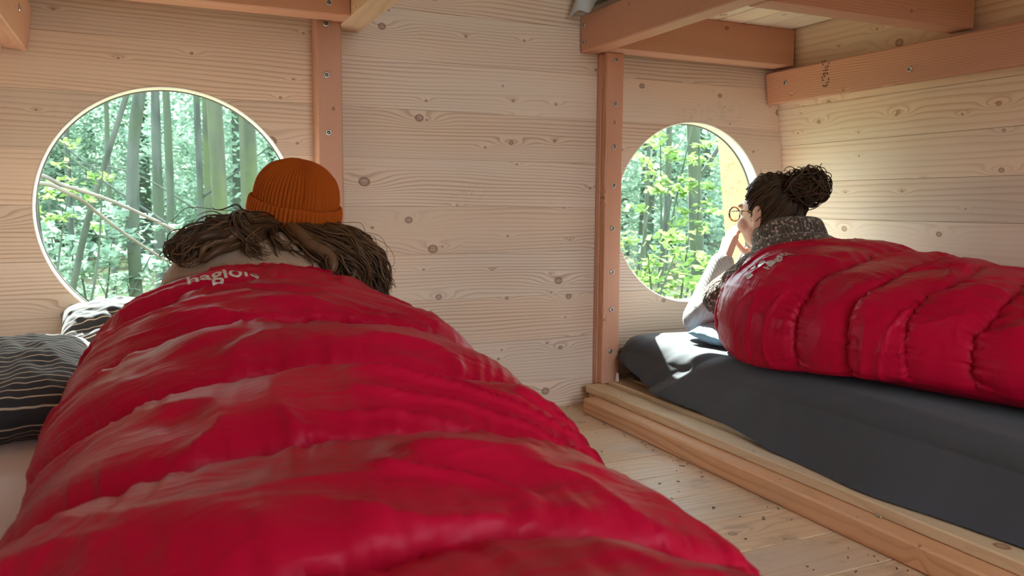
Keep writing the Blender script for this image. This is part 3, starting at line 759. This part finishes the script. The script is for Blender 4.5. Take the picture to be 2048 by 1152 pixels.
def strands(guides, n, spread, rad, wav, seed, npts=30, sides=5, curl=0.):
    r = np.random.default_rng(seed); A = Acc()
    for gd in guides:
        P0 = catmull(gd, npts); t = np.linspace(0, 1, npts)[:, None]
        for i in range(n):
            off = r.normal(size=3)*spread; ph = r.random(3)*6.28; k = 5+r.random()*5
            P = P0+off*(.45+.55*np.sin(np.pi*np.clip(t*.8+.1, 0, 1)))+wav*(.25+t)*np.stack([np.sin(k*t[:, 0]*2+ph[0]), np.sin(k*t[:, 0]*1.7+ph[1]), np.sin(k*t[:, 0]*2.2+ph[2])], -1)
            P += r.normal(size=3)*.012*t**2
            cut = int(npts*(.78+.22*r.random())); P = P[:cut]
            rr = rad*(.7+.6*r.random())*np.sqrt(np.clip(1-np.linspace(0, 1, cut)**3, .02, 1))
            A.add(*tube(P, rr, sides))
    return A

# --- person in the beanie, prone, looking out of the first window
H = np.array([.312, 1.872, .638]); R = Matrix.Rotation(math.radians(-12), 3, 'X') @ Matrix.Rotation(math.radians(6), 3, 'Y')
R = Matrix.Rotation(math.radians(5), 3, 'Y') @ Matrix.Rotation(math.radians(10), 3, 'X')
hp, hg = head_parts(H, R)
parts = hp+[('c', hg(0, -.03, -.06), (.295, 1.77, .47), .056, .064), ('c', (.13, 1.735, .435), (.44, 1.735, .415), .062, .060), ('s', (.265, 1.60, .385), (.165, .22, .10)),
            ('c', (.265, 1.60, .375), (.22, 1.10, .34), .10, .085), ('s', (.215, 1.03, .34), (.155, .16, .080))]
for s, sh, el, wr in ((-1, (.115, 1.74, .43), (.045, 1.985, .292), (.235, 2.075, .47)), (1, (.455, 1.74, .41), (.450, 1.99, .292), (.365, 2.075, .465))):
    parts += [('c', sh, el, .052, .040), ('c', el, wr, .040, .026)]
    parts += hand(wr, (.35*-s, -.15, .9), (0, -.6, .3), (-s, 0, .2), .55)
    x = .215+s*.085; parts += [('c', (x, 1.0, .335), (x-.005, .60, .325), .075, .055), ('c', (x-.005, .60, .325), (x, .24, .315), .052, .036), ('c', (x, .24, .31), (x+s*.03, .12, .30), .034, .026)]
man = tag(put('person', blob('body', parts, .0055), SKIN), 'person in a rust orange beanie and beige knit, lying on the belly', 'person')
sw = [('s', (.235, 1.66, .40), (.245, .20, .128)), ('s', (.285, 1.80, .475), (.135, .115, .095)), ('s', (.245, 1.50, .385), (.20, .22, .115)), ('c', (.295, 1.775, .47), hg(0, -.035, -.075), .085, .070),
      ('c', (.105, 1.745, .455), (.05, 1.98, .302), .078, .052), ('c', (.05, 1.98, .302), (.215, 2.065, .445), .052, .042), ('s', (.10, 1.74, .45), (.082, .09, .080)),
      ('c', (.455, 1.745, .40), (.455, 1.985, .302), .076, .052), ('c', (.455, 1.985, .302), (.372, 2.068, .44), .052, .042), ('s', (.435, 1.735, .405), (.085, .09, .085))]
put('sweater', blob('sweater', sw, .008, 8), BEIGE, man)
# hood lying on the back with a thick ribbed edge
rim = catmull([atY(x, y, Y) for x, y, Y in ((318, 580, 1.76), (338, 560, 1.72), (385, 547, 1.685), (460, 534, 1.665), (545, 526, 1.660), (610, 532, 1.662), (670, 553, 1.672), (715, 578, 1.685), (757, 606, 1.72), (765, 630, 1.77))], 90)
nek = catmull([atY(x, y, Y) for x, y, Y in ((345, 530, 1.80), (375, 500, 1.80), (430, 478, 1.80), (490, 462, 1.80), (560, 455, 1.80), (620, 458, 1.80), (670, 480, 1.80), (715, 515, 1.80), (750, 560, 1.80), (758, 590, 1.82))], 90)
rows = []
for t in np.linspace(0, 1, 26):
    P = rim*(1-t)+nek*t; b = math.sin(math.pi*t); P = P+np.array([0, -.012, .010])*b
    P = P+.003*fbm(P*[18, 14, 18], 3, 2)[:, None]*np.array([0, -.4, 1]); rows.append(P)
for dy, dz in ((.004, -.004), (-.004, -.002), (-.008, .004), (-.006, .010)):
    rows.insert(0, rim+np.array([0, dy, dz-.004]))
rows = [rim+np.array([0, .02, -.010])]+rows
P = np.array(rows); put('hood', mesh_np('hood', P.reshape(-1, 3), grid_faces(len(P), 90)), BEIGE, man)
# beanie with real ribs
nr, per = 66, 8; nth = nr*per; th = np.linspace(0, 2*np.pi, nth, endpoint=False)
prof = [(.97, .004), (1.02, -.006), (1.075, -.004), (1.10, .006), (1.108, .020), (1.10, .034), (1.075, .043), (1.035, .045), (1.008, .041), (1.002, .045)]
for f in np.linspace(0, 1, 44)[1:]:
    a = f*math.pi/2; h = math.sin(a); prof.append((max(1.0*(1-h**2.5)**(1/2.05), .004), .043+.095*h))
prof = np.array(prof); rho, zz = prof[:, 0][:, None], prof[:, 1][:, None]
rib = np.abs(np.sin(nr/2*th))**.8
dart = sum(np.exp(-(((th-q+np.pi) % (2*np.pi)-np.pi)/.035)**2) for q in np.radians([268, 292, 20, 150]))
disp = .0050*(rib[None]-.5)*np.clip(rho*1.6, 0, 1)-.003*dart[None]*(zz > .05)*np.clip(rho*2, 0, 1)
wob = 1+.012*noise(np.stack([np.cos(th)*1.5+0*rho, np.sin(th)*1.5+0*rho, zz*20+0*th], -1), 5)
X = (rho*.0925*wob+disp)*np.cos(th); Yb = (rho*.106*wob+disp)*np.sin(th); Z = zz+.0*X
hem = 1-np.clip(zz/.05, 0, 1)
Z = Z+.0015*noise(np.stack([np.cos(th)*6+0*rho, np.sin(th)*6+0*rho, zz*60+0*th], -1), 9)*np.clip(rho*2, 0, 1)
Mb = Matrix.Translation((.314, 1.868, .622)) @ (Matrix.Rotation(math.radians(7), 3, 'Y') @ Matrix.Rotation(math.radians(11), 3, 'X')).to_4x4()
put('beanie', mesh_np('beanie', np.stack([X, Yb, Z], -1).reshape(-1, 3), grid_faces(len(prof), nth, True)), RUST, man, Mb)
GH = [[(540, 448, 1.79), (490, 440, 1.74), (440, 446, 1.715), (400, 462, 1.70), (365, 478, 1.69), (347, 496, 1.69), (352, 514, 1.685), (378, 512, 1.68)],
      [(545, 452, 1.78), (500, 450, 1.73), (450, 456, 1.70), (405, 478, 1.685), (372, 497, 1.68), (352, 508, 1.68), (356, 520, 1.68)],
      [(555, 452, 1.78), (505, 458, 1.72), (455, 468, 1.69), (410, 492, 1.675), (380, 512, 1.67)],
      [(560, 450, 1.78), (515, 447, 1.74), (470, 447, 1.71), (425, 458, 1.70), (390, 482, 1.69)],
      [(600, 452, 1.78), (640, 474, 1.715), (690, 490, 1.69), (725, 520, 1.675), (748, 555, 1.675), (760, 588, 1.685)],
      [(640, 455, 1.78), (690, 470, 1.72), (725, 498, 1.69), (752, 535, 1.68), (766, 570, 1.68), (762, 592, 1.69)],
      [(670, 458, 1.79), (712, 478, 1.73), (742, 510, 1.70), (758, 548, 1.69), (770, 585, 1.69)],
      [(585, 452, 1.78), (620, 478, 1.71), (662, 500, 1.68), (700, 518, 1.665), (718, 545, 1.66), (708, 566, 1.66), (690, 572, 1.66)],
      [(575, 452, 1.78), (600, 476, 1.71), (636, 500, 1.675), (662, 520, 1.66), (668, 545, 1.655), (690, 566, 1.655)],
      [(620, 455, 1.78), (655, 488, 1.70), (690, 515, 1.67), (722, 548, 1.665), (745, 585, 1.675)]]
TH = [[(520, 448, 1.77), (500, 450, 1.70), (486, 432, 1.69), (474, 436, 1.685), (478, 458, 1.68), (500, 482, 1.67), (520, 500, 1.665), (536, 512, 1.66)],
      [(535, 450, 1.77), (512, 470, 1.69), (492, 486, 1.675), (500, 500, 1.67), (525, 508, 1.662), (538, 498, 1.66)],
      [(545, 452, 1.77), (552, 476, 1.69), (570, 498, 1.675), (600, 510, 1.665)],
      [(520, 450, 1.77), (505, 466, 1.70), (510, 490, 1.675), (528, 510, 1.66)],
      [(450, 458, 1.72), (400, 470, 1.69), (356, 488, 1.68), (346, 508, 1.68), (372, 520, 1.675), (400, 500, 1.67)]]
cv = lambda g: [atY(*q) for q in g]
A = strands([cv(g) for g in GH], 46, .0095, .0021, .006, 21)
B = strands([cv(g) for g in TH], 16, .0045, .0017, .003, 22)
C2 = strands([cv(g) for g in GH], 3, .006, .011, .004, 23, sides=8)
for q in (B, C2): 
    for v, f in zip(q.V, q.F): A.V.append(v); A.F.append(f+A.n)
    A.n += q.n
C3 = strands([cv(g) for g in GH], 5, .017, .0006, .010, 24, sides=3)
Vh = np.concatenate(A.V); Fh = np.concatenate(A.F); hm = mesh_np('hair', Vh, Fh); put('hair', hm, HAIRM, man)
hf = Acc()
for v, f in zip(C3.V, C3.F): hf.V.append(v); hf.F.append(f)
o = put('loose_hair', mesh_np('loose_hair', np.concatenate(hf.V), np.concatenate(hf.F)), HAIRM, man); o['kind'] = 'stuff'

# --- person with the hair bun, prone, chin on the hand, looking out of the second window
H = np.array([1.776, 1.955, .634]); R = Matrix.Rotation(math.radians(9), 3, 'Z') @ Matrix.Rotation(math.radians(-4), 3, 'X')
hp, hg = head_parts(H, R)
parts = hp+[('c', hg(0, -.03, -.06), (1.80, 1.85, .49), .052, .058), ('c', (1.68, 1.83, .445), (1.94, 1.83, .44), .058, .058), ('s', (1.80, 1.66, .40), (.155, .20, .10)),
            ('c', (1.80, 1.66, .385), (1.84, 1.15, .345), .095, .085), ('s', (1.845, 1.10, .34), (.15, .15, .078))]
for s, sh, el, wr, hd in ((-1, (1.665, 1.84, .445), (1.580, 2.045, .288), (1.690, 2.065, .480), (.42, .10, .92)), (1, (1.95, 1.84, .44), (1.985, 2.05, .288), (1.865, 2.085, .470), (-.32, -.05, .93))):
    parts += [('c', sh, el, .046, .036), ('c', el, wr, .036, .024)]+hand(wr, hd, (s*-.25, .9, .1), (-s, -.2, .1), .35)
    x = 1.88+s*.075; parts += [('c', (x-.02, 1.08, .335), (x, .68, .325), .07, .05), ('c', (x, .68, .325), (x+.02, .32, .315), .048, .034), ('c', (x+.02, .32, .31), (x+.03+s*.02, .21, .30), .032, .025)]
wom = tag(put('person', blob('body', parts, .0045, 5), SKIN), 'person with a dark hair bun and patterned wool sweater, chin on hand', 'person')
for s in (-1, 1):
    bm = bmesh.new(); bmesh.ops.create_uvsphere(bm, u_segments=16, v_segments=10, radius=.012); put('eye', bm_mesh('eye', bm, True), plain('eye_white', (.8, .78, .74), .2), wom, Matrix.Translation(tuple(hg(s*.031, .078, .008))))
sw = [('s', (1.80, 1.68, .405), (.205, .19, .125)), ('s', (1.80, 1.83, .465), (.175, .105, .092)), ('s', (1.655, 1.850, .455), (.078, .080, .078)), ('s', (1.955, 1.840, .462), (.085, .085, .085)),
      ('c', (1.80, 1.80, .48), hg(0, -.035, -.085), .098, .088), ('s', (1.83, 1.45, .385), (.18, .2, .105)), ('c', (1.655, 1.85, .455), (1.605, 1.96, .375), .074, .064), ('c', (1.955, 1.84, .45), (1.98, 1.95, .37), .074, .062)]
put('sweater', blob('sweater', sw, .007, 8), NORDIC, wom)
PALEK = knit('pale_grey_knit', (.42, .43, .46), (.60, .60, .62), 45, 60, bump=.7)
for sh, el, wr in (((1.625, 1.92, .405), (1.585, 2.045, .303), (1.686, 2.064, .474)), ((1.97, 1.92, .39), (1.985, 2.05, .303), (1.872, 2.082, .448))):
    put('sleeve', blob('sleeve', [('c', sh, el, .066, .052), ('c', el, wr, .052, .040)], .006, 6), PALEK, wom)
# roll collar with ribs
nr, per = 54, 7; nth = nr*per; th = np.linspace(0, 2*np.pi, nth, endpoint=False)
prof = np.array([(.066, .010), (.070, .032), (.078, .043), (.088, .041), (.095, .030), (.100, .010), (.1035, -.012), (.105, -.020), (.111, -.017), (.118, -.022), (.124, -.035), (.130, -.055), (.126, -.075)])
prof = np.array([np.interp(np.linspace(0, len(prof)-1, 46), np.arange(len(prof)), prof[:, i]) for i in (0, 1)]).T
rho, zz = prof[:, 0][:, None], prof[:, 1][:, None]
d = .0026*(np.abs(np.sin(nr/2*th))[None]-.5)*(zz > -.022)+.003*noise(np.stack([np.cos(th)*3+0*rho, np.sin(th)*3+0*rho, zz*30+0*th], -1), 3)
V = np.stack([(rho+d)*np.cos(th), (rho*1.0+d)*np.sin(th), zz+0*th+.008*np.sin(th)], -1).reshape(-1, 3)
put('collar', mesh_np('collar', V, grid_faces(len(prof), nth, True)), NORDIC, wom, Matrix.Translation((1.800, 1.885, .568)) @ Matrix.Rotation(math.radians(-20), 4, 'X') @ Matrix.Rotation(math.radians(6), 4, 'Y'))
# hair: scalp, swept strands, bun and loose curls
rr_ = np.random.default_rng(8); A = Acc(); E3 = np.array([.0795, .1025, .1055]); OC = np.array([0, -.008, .012])
bun = np.array([.018, -.100, .095]); bd = bun/E3; bd /= np.linalg.norm(bd)
L2W = np.array(R)
def hl(y, z): return y < .030+.50*z
n1, n2 = 60, 80; tt, pp = np.meshgrid(np.linspace(0, np.pi, n1), np.linspace(0, 2*np.pi, n2, endpoint=False), indexing='ij')
sv = np.stack([np.sin(tt)*np.cos(pp), np.sin(tt)*np.sin(pp), np.cos(tt)], -1).reshape(-1, 3)*E3*.985
ff = grid_faces(n1, n2, True); keep = np.array([all(hl(sv[i][1], sv[i][2]) and sv[i][2] > -.085 for i in f) for f in ff])
A.add((sv+OC) @ L2W.T+H, ff[keep])
cnt = 0
while cnt < 420:
    v = rr_.normal(size=3); v /= np.linalg.norm(v)
    q = v*E3
    if not hl(q[1], q[2]) or q[2] < -.08: continue
    if cnt < 240 and hl(q[1]+.03, q[2]): continue       # most start near the hairline
    w = math.acos(max(-1, min(1, float(v @ bd)))); t = np.linspace(0, 1, 18)[:, None]
    P = (np.sin((1-t)*w)*v+np.sin(t*w)*bd)/max(math.sin(w), 1e-3)
    lift = 1.0+.035*np.sin(np.pi*t)+rr_.random()*.025
    P = P*E3*lift; P += .0025*np.sin(t*14+rr_.random()*6)*rr_.normal(size=3)
    A.add(*tube((P+OC) @ L2W.T+H, .0019*(.7+.6*rr_.random()), 4)); cnt += 1
BC = np.array([1.810, 1.836, .716])
bm = bmesh.new(); bmesh.ops.create_icosphere(bm, subdivisions=3, radius=.043); bm.verts.ensure_lookup_table()
V = np.array([v.co[:] for v in bm.verts])*[1.05, 1, 1]; V += .006*fbm(V*40, 4, 2)[:, None]*V/.043
Fb = np.array([[v.index for v in f.verts]+[f.verts[2].index] for f in bm.faces]); bm.free()
bunc = mesh_np('b', V+BC, Fb[:, :3]); 
for i in range(150):
    ax = rr_.normal(size=3); ax /= np.linalg.norm(ax); u = np.cross(ax, [.3, .5, .8]); u /= np.linalg.norm(u); w = np.cross(ax, u)
    n = 26; a = np.linspace(0, 2.4+2.6*rr_.random(), n)+rr_.random()*6.28; r_ = (.040+.018*rr_.random()**1.5)*(1+.12*np.sin(a*3+rr_.random()*6))
    off = ax*rr_.normal()*.018; P = BC+off+r_[:, None]*(np.cos(a)[:, None]*u+np.sin(a)[:, None]*w)*np.array([1.12, 1, .92])
    A.add(*tube(P, .0021*(.5+.8*rr_.random()), 4))
for i in range(70):   # curls escaping over the crown and the bun
    if i < 46: c = hg(rr_.normal()*.030+.0, rr_.uniform(-.10, .045), .108+rr_.random()*.012-.25*abs(rr_.normal()*.03))
    else: c = BC+np.array([rr_.normal()*.03, rr_.normal()*.03, .040+rr_.random()*.01])
    ax = rr_.normal(size=3); ax[2] *= .3; ax /= np.linalg.norm(ax); u = np.cross(ax, [0, .1, 1]); u /= np.linalg.norm(u); w = np.cross(ax, u)
    n = 22; a = np.linspace(0, 3.5+4*rr_.random(), n)+rr_.random()*6.28; rad = .006+.010*rr_.random()
    P = c+ax*np.linspace(-.018, .018, n)[:, None]*(.5+rr_.random())+rad*(np.cos(a)[:, None]*u+np.sin(a)[:, None]*w)
    A.add(*tube(P, .0012*(.6+.7*rr_.random()), 4))
put('hair', A.mesh('hair'), HAIRW, wom); put('bun', bunc, HAIRW, wom)
# glasses
m = NT('tortoiseshell'); p = m.coords(False); c = m.mix(m.step(m.noise(p, 140, 2), .42, .6), (.05, .015, .006), (.75, .30, .04)); m.l(c, m.b.inputs['Base Color']); m.b.inputs['Roughness'].default_value = .2
A = Acc(); t = np.linspace(0, 2*np.pi, 33)[:-1]
for s in (-1, 1):
    P = np.array([hg(s*.034+.027*math.cos(q), .112-.10*(.034*s+.027*math.cos(q))**2*10, .006+.022*math.sin(q)) for q in np.append(t, t[:2])]); A.add(*tube(P, .0027, 7))
A.add(*tube(np.array([hg(x, .112+.003*(1-(x/.008)**2), .010) for x in np.linspace(-.009, .009, 7)]), .0024, 6))
gls = put('glasses', A.mesh('glasses'), m.m, wom)
for s in (-1, 1):
    P = catmull([hg(s*.060, .103, .014), hg(s*.074, .085, .014), hg(s*.080, .03, .011), hg(s*.082, -.018, .006), hg(s*.080, -.035, -.012)], 16); V, Fq = tube(P, .0022, 6); put('temple', mesh_np('temple', V, Fq), m.m, gls)
    P = np.array([hg(s*.034+.026*math.cos(q), .112-.10*(.034*s+.026*math.cos(q))**2*10, .006+.021*math.sin(q)) for q in t]); put('lens', mesh_np('lens', P, np.array([list(range(32))]), False), GLASS, gls)

# ------------------------------------------------------------------ the forest outside
GZ = -.55
V = np.array([[(x, y, GZ+.12*math.sin(x*.7)*math.cos(y*.5)-.0*y) for y in np.linspace(-30, 70, 60)] for x in np.linspace(-50, 60, 60)]).reshape(-1, 3)
g = structure('ground', mesh_np('ground', V, grid_faces(60, 60)), groundmat())
def spot(px, dist):
    d = ray(px, 430); d = d/np.linalg.norm(d[:2]); p = CC+d*dist; return np.array([p[0], p[1], GZ-.1])
def leaves(n, size, sig, c=(0, 0, 0), flat=.6, seed=0, layers=None):
    r = np.random.default_rng(seed)
    P = r.normal(size=(n, 3)); P /= np.linalg.norm(P, axis=1)[:, None]; P = P*(r.random(n)**.45)[:, None]*np.array(sig)+np.array(c)
    # clump leaves into sprays
    m = max(8, n//16); C = P[:m]; k = r.integers(0, m, n); P = C[k]+r.normal(size=(n, 3))*np.array([.17, .17, .06])*max(sig)*.45
    a = r.random(n)*6.28; tilt = r.normal(size=n)*flat; s = size*(.6+.8*r.random(n))
    u = np.stack([np.cos(a), np.sin(a), np.sin(tilt)*.7], -1); w = np.stack([-np.sin(a)*np.cos(tilt), np.cos(a)*np.cos(tilt), np.sin(tilt)], -1)
    s = s[:, None]
    V = np.stack([P-u*s*.5, P+w*s*.3+u*s*.05, P+u*s*.5, P-w*s*.3+u*s*.05], 1).reshape(-1, 3)
    return mesh_np('leaves', V, np.arange(4*n).reshape(-1, 4), False)
def trunk_mesh(pts, r0, r1, seed, n=14, k=40):
    P = catmull(pts, k); P[1:] += .0; rad = np.linspace(r0, r1, k)*(1+.06*noise(np.stack([np.arange(k)*.35, np.zeros(k), np.full(k, seed)], -1)))
    V, Fq = tube(P, rad, n); V = V+.012*fbm(V*[3, 3, 1.2], seed, 2)[:, None]*np.array([1, 1, 0]); return mesh_np('trunk', V, Fq)
def tree(label, px, dist, r0, bend=(0, 0), h=7., mat=None, branches=0, seed=0, group=None, name='tree', fol=None, lean=0.):
    b = spot(px, dist); t = thing(name, label, 'tree', b, group); r = np.random.default_rng(seed)
    side = CR.copy(); side[2] = 0; side /= np.linalg.norm(side)
    pts = [b, b+side*(bend[0]+lean*.25*h)+[0, 0, h*.25], b+side*(bend[1]+lean*.5*h)+[0, 0, h*.5], b+side*(lean*h)+[0, 0, h]]
    r0 = r0*.68; put('trunk', trunk_mesh(pts, r0, r0*.6, seed), mat or BARK, t)
    P = catmull(pts, 40)
    for i in range(branches):
        j = r.integers(8, 30); s = P[j]; a = r.choice([-1, 1])
        e = s+side*a*(.6+r.random()*.9)+np.array([0, 0, .5+r.random()*.9]); m_ = (s+e)/2+np.array([0, 0, -.1+.3*r.random()])
        V, Fq = tube(catmull([s, m_, e], 12), np.linspace(r0*.34, r0*.10, 12), 7); put('branch', mesh_np('branch', V, Fq), mat or BARK, t)
    if fol is not None:
        o = put('foliage', fol, LEAF_F, t, Matrix.Translation(tuple(b+np.array([0, 0, h*.45])))); o['kind'] = 'stuff'
    return t
GR = 'slim trees standing outside the round windows'
# seen through the first window
tree('curving grey tree trunk outside the first round window', 268, 7.5, .085, (-.02, .16), 6.5, BARK, 1, 3, GR, lean=.015)
tree('thick mossy tree trunk nearest the beanie outside the window', 444, 7.0, .105, (.0, -.03), 7, MOSS, 1, 4, GR, lean=-.012)
tree('dark straight tree trunk between the curving and the mossy trunk', 338, 8.5, .06, (.02, .0), 7, BARK, 3, 5, GR)
tree('pale straight tree trunk behind the forked thin one', 318, 11, .10, (.0, .02), 8, BARK, 0, 6, GR)
tree('thin forked tree trunk left of the mossy one', 402, 9.0, .055, (.03, .05), 7, BARK, 4, 7, GR, lean=-.02)
tree('slim mossy tree trunk just behind the thick mossy trunk', 418, 10.5, .07, (.0, .02), 8, MOSS, 1, 8, GR)
tree('broad mossy tree trunk close to the window beside the beanie', 500, 8.5, .14, (.0, .02), 8, MOSS, 0, 9, GR)
tree('thin dark tree leaning across the first round window', 95, 7.0, .040, (.0, .10), 5, BARK, 2, 10, GR, lean=.26)
tree('thin upright tree behind the leaning one', 222, 10, .045, (.0, .02), 8, BARK, 2, 11, GR)
tree('thin far tree trunk at the edge of the first round window', 140, 13, .06, (.0, .02), 8, BARK, 2, 12, GR)
# seen through the second window
tree('thick shaded tree trunk outside the window beside the screwed post', 1408, 7.2, .10, (-.04, -.06), 7, BARK, 1, 14, GR, lean=-.035)
tree('slim tree trunk behind the thick shaded one', 1330, 11, .07, (.03, .0), 8, BARK, 2, 15, GR)
tree('thin tree trunk next to the screwed post outside the window', 1282, 9, .035, (.05, .02), 7, BARK, 3, 16, GR, lean=.01)
# pale bare boughs in front of the first window
for lab, pts in (('long pale bare bough slanting across the first round window', [(40, 352, 3.6), (130, 372, 3.6), (230, 405, 3.65), (360, 465, 3.7), (470, 520, 3.75)]),
                 ('shorter pale bare bough dropping below the long one', [(40, 368, 3.55), (140, 388, 3.6), (200, 430, 3.7), (260, 475, 3.8), (340, 525, 3.9), (420, 560, 3.95)])):
    P = np.array([atY(*q) for q in pts]); P = np.vstack([P[0]+(P[0]-P[1])*3+[0, 0, -.25], P, [P[-1]+(P[-1]-P[-2])*1.2]])
    P = np.vstack([[P[0][0]-.3, P[0][1], GZ-.05], P])
    V, Fq = tube(catmull(P, 50), np.linspace(.010, .005, 50), 8)
    tag(put('bough', mesh_np('bough', V, Fq), TWIG), lab, 'branch', 'bare boughs outside the window')
# leafy saplings close to the second window, one among the trees of the first
def sapling(label, px, dist, h, n, size, sig, seed, mat, group):
    b = spot(px, dist); t = thing('sapling', label, 'sapling', b, group); r = np.random.default_rng(seed)
    for i in range(5):
        e = b+np.array([r.normal()*sig[0]*.5, r.normal()*sig[1]*.5, h*(.75+.4*r.random())])
        V, Fq = tube(catmull([b, (b+e)/2+r.normal(size=3)*.06, e], 14), np.linspace(.014, .004, 14), 6); put('stem', mesh_np('stem', V, Fq), BARK, t)
    o = put('foliage', leaves(n, size, sig, seed=seed), mat, t, Matrix.Translation(tuple(b+np.array([0, 0, h*.8])))); o['kind'] = 'stuff'
GS = 'leafy saplings outside the round windows'
sapling('low yellow green sapling outside the window beside the screwed post', 1290, 5.2, 1.15, 850, .065, (.55, .5, .42), 41, LEAF_N, GS)
sapling('tall yellow green sapling beside the thick shaded trunk', 1330, 6.2, 1.9, 620, .065, (.55, .5, .55), 42, LEAF_N, GS)
sapling('bright young sapling between the thick trunk and the plank wing', 1450, 6.6, 1.1, 600, .075, (.42, .5, .40), 43, LEAF_N, GS)
sapling('pale leafy sapling at the edge of the first round window', 110, 6.0, 1.7, 420, .055, (.40, .5, .35), 44, LEAF_N, GS)
sapling('fresh green sapling below the leaning tree', 170, 7.5, 1.25, 900, .09, (.75, .5, .42), 45, LEAF_F, GS)
sapling('small green sapling at the foot of the curving trunk', 250, 8, .7, 900, .09, (1.0, .5, .40), 46, LEAF_F, GS)
# the wood beyond
LF = [leaves(6500, .105, (1.9, 1.9, 2.6), seed=60+i) for i in range(4)]
TR = [trunk_mesh([(0, 0, 0), (.05, 0, 3), (-.05, .05, 6), (0, 0, 10)], .13, .07, 70+i, 10, 24) for i in range(3)]
r = np.random.default_rng(5)
cands = []
for i in range(34):
    px = -60+i*20+r.normal()*8; cands.append((px, 13+r.random()*20))
for i in range(22):
    px = 1190+i*18+r.normal()*8; cands.append((px, 13+r.random()*20))
near = [np.array(o.location[:2]) for o in bpy.data.objects if o.type == 'EMPTY' and o.name.startswith('tree')]
for i, (px, dist) in enumerate(cands):
    # of several distances keep the one that leaves this trunk the most room
    opts = [dist]+[13+r.random()*24 for k in range(14)]
    dist = max(opts, key=lambda q: min(3., min(np.linalg.norm(spot(px, q)[:2]-n) for n in near)))
    b = spot(px, dist); near.append(b[:2])
    t = thing('tree', 'leafy tree deep in the forest, haze put into its leaf colour', 'tree', b, 'trees deep in the forest')
    rz = Matrix.Rotation(r.random()*6.28, 4, 'Z')
    put('trunk', TR[i % 3], BARK, t, Matrix.Translation(tuple(b)) @ rz)
    o = put('foliage', LF[i % 4], LEAF_F, t, Matrix.Translation(tuple(b+np.array([0, 0, 1.2+2.2*r.random()]))) @ rz); o['kind'] = 'stuff'
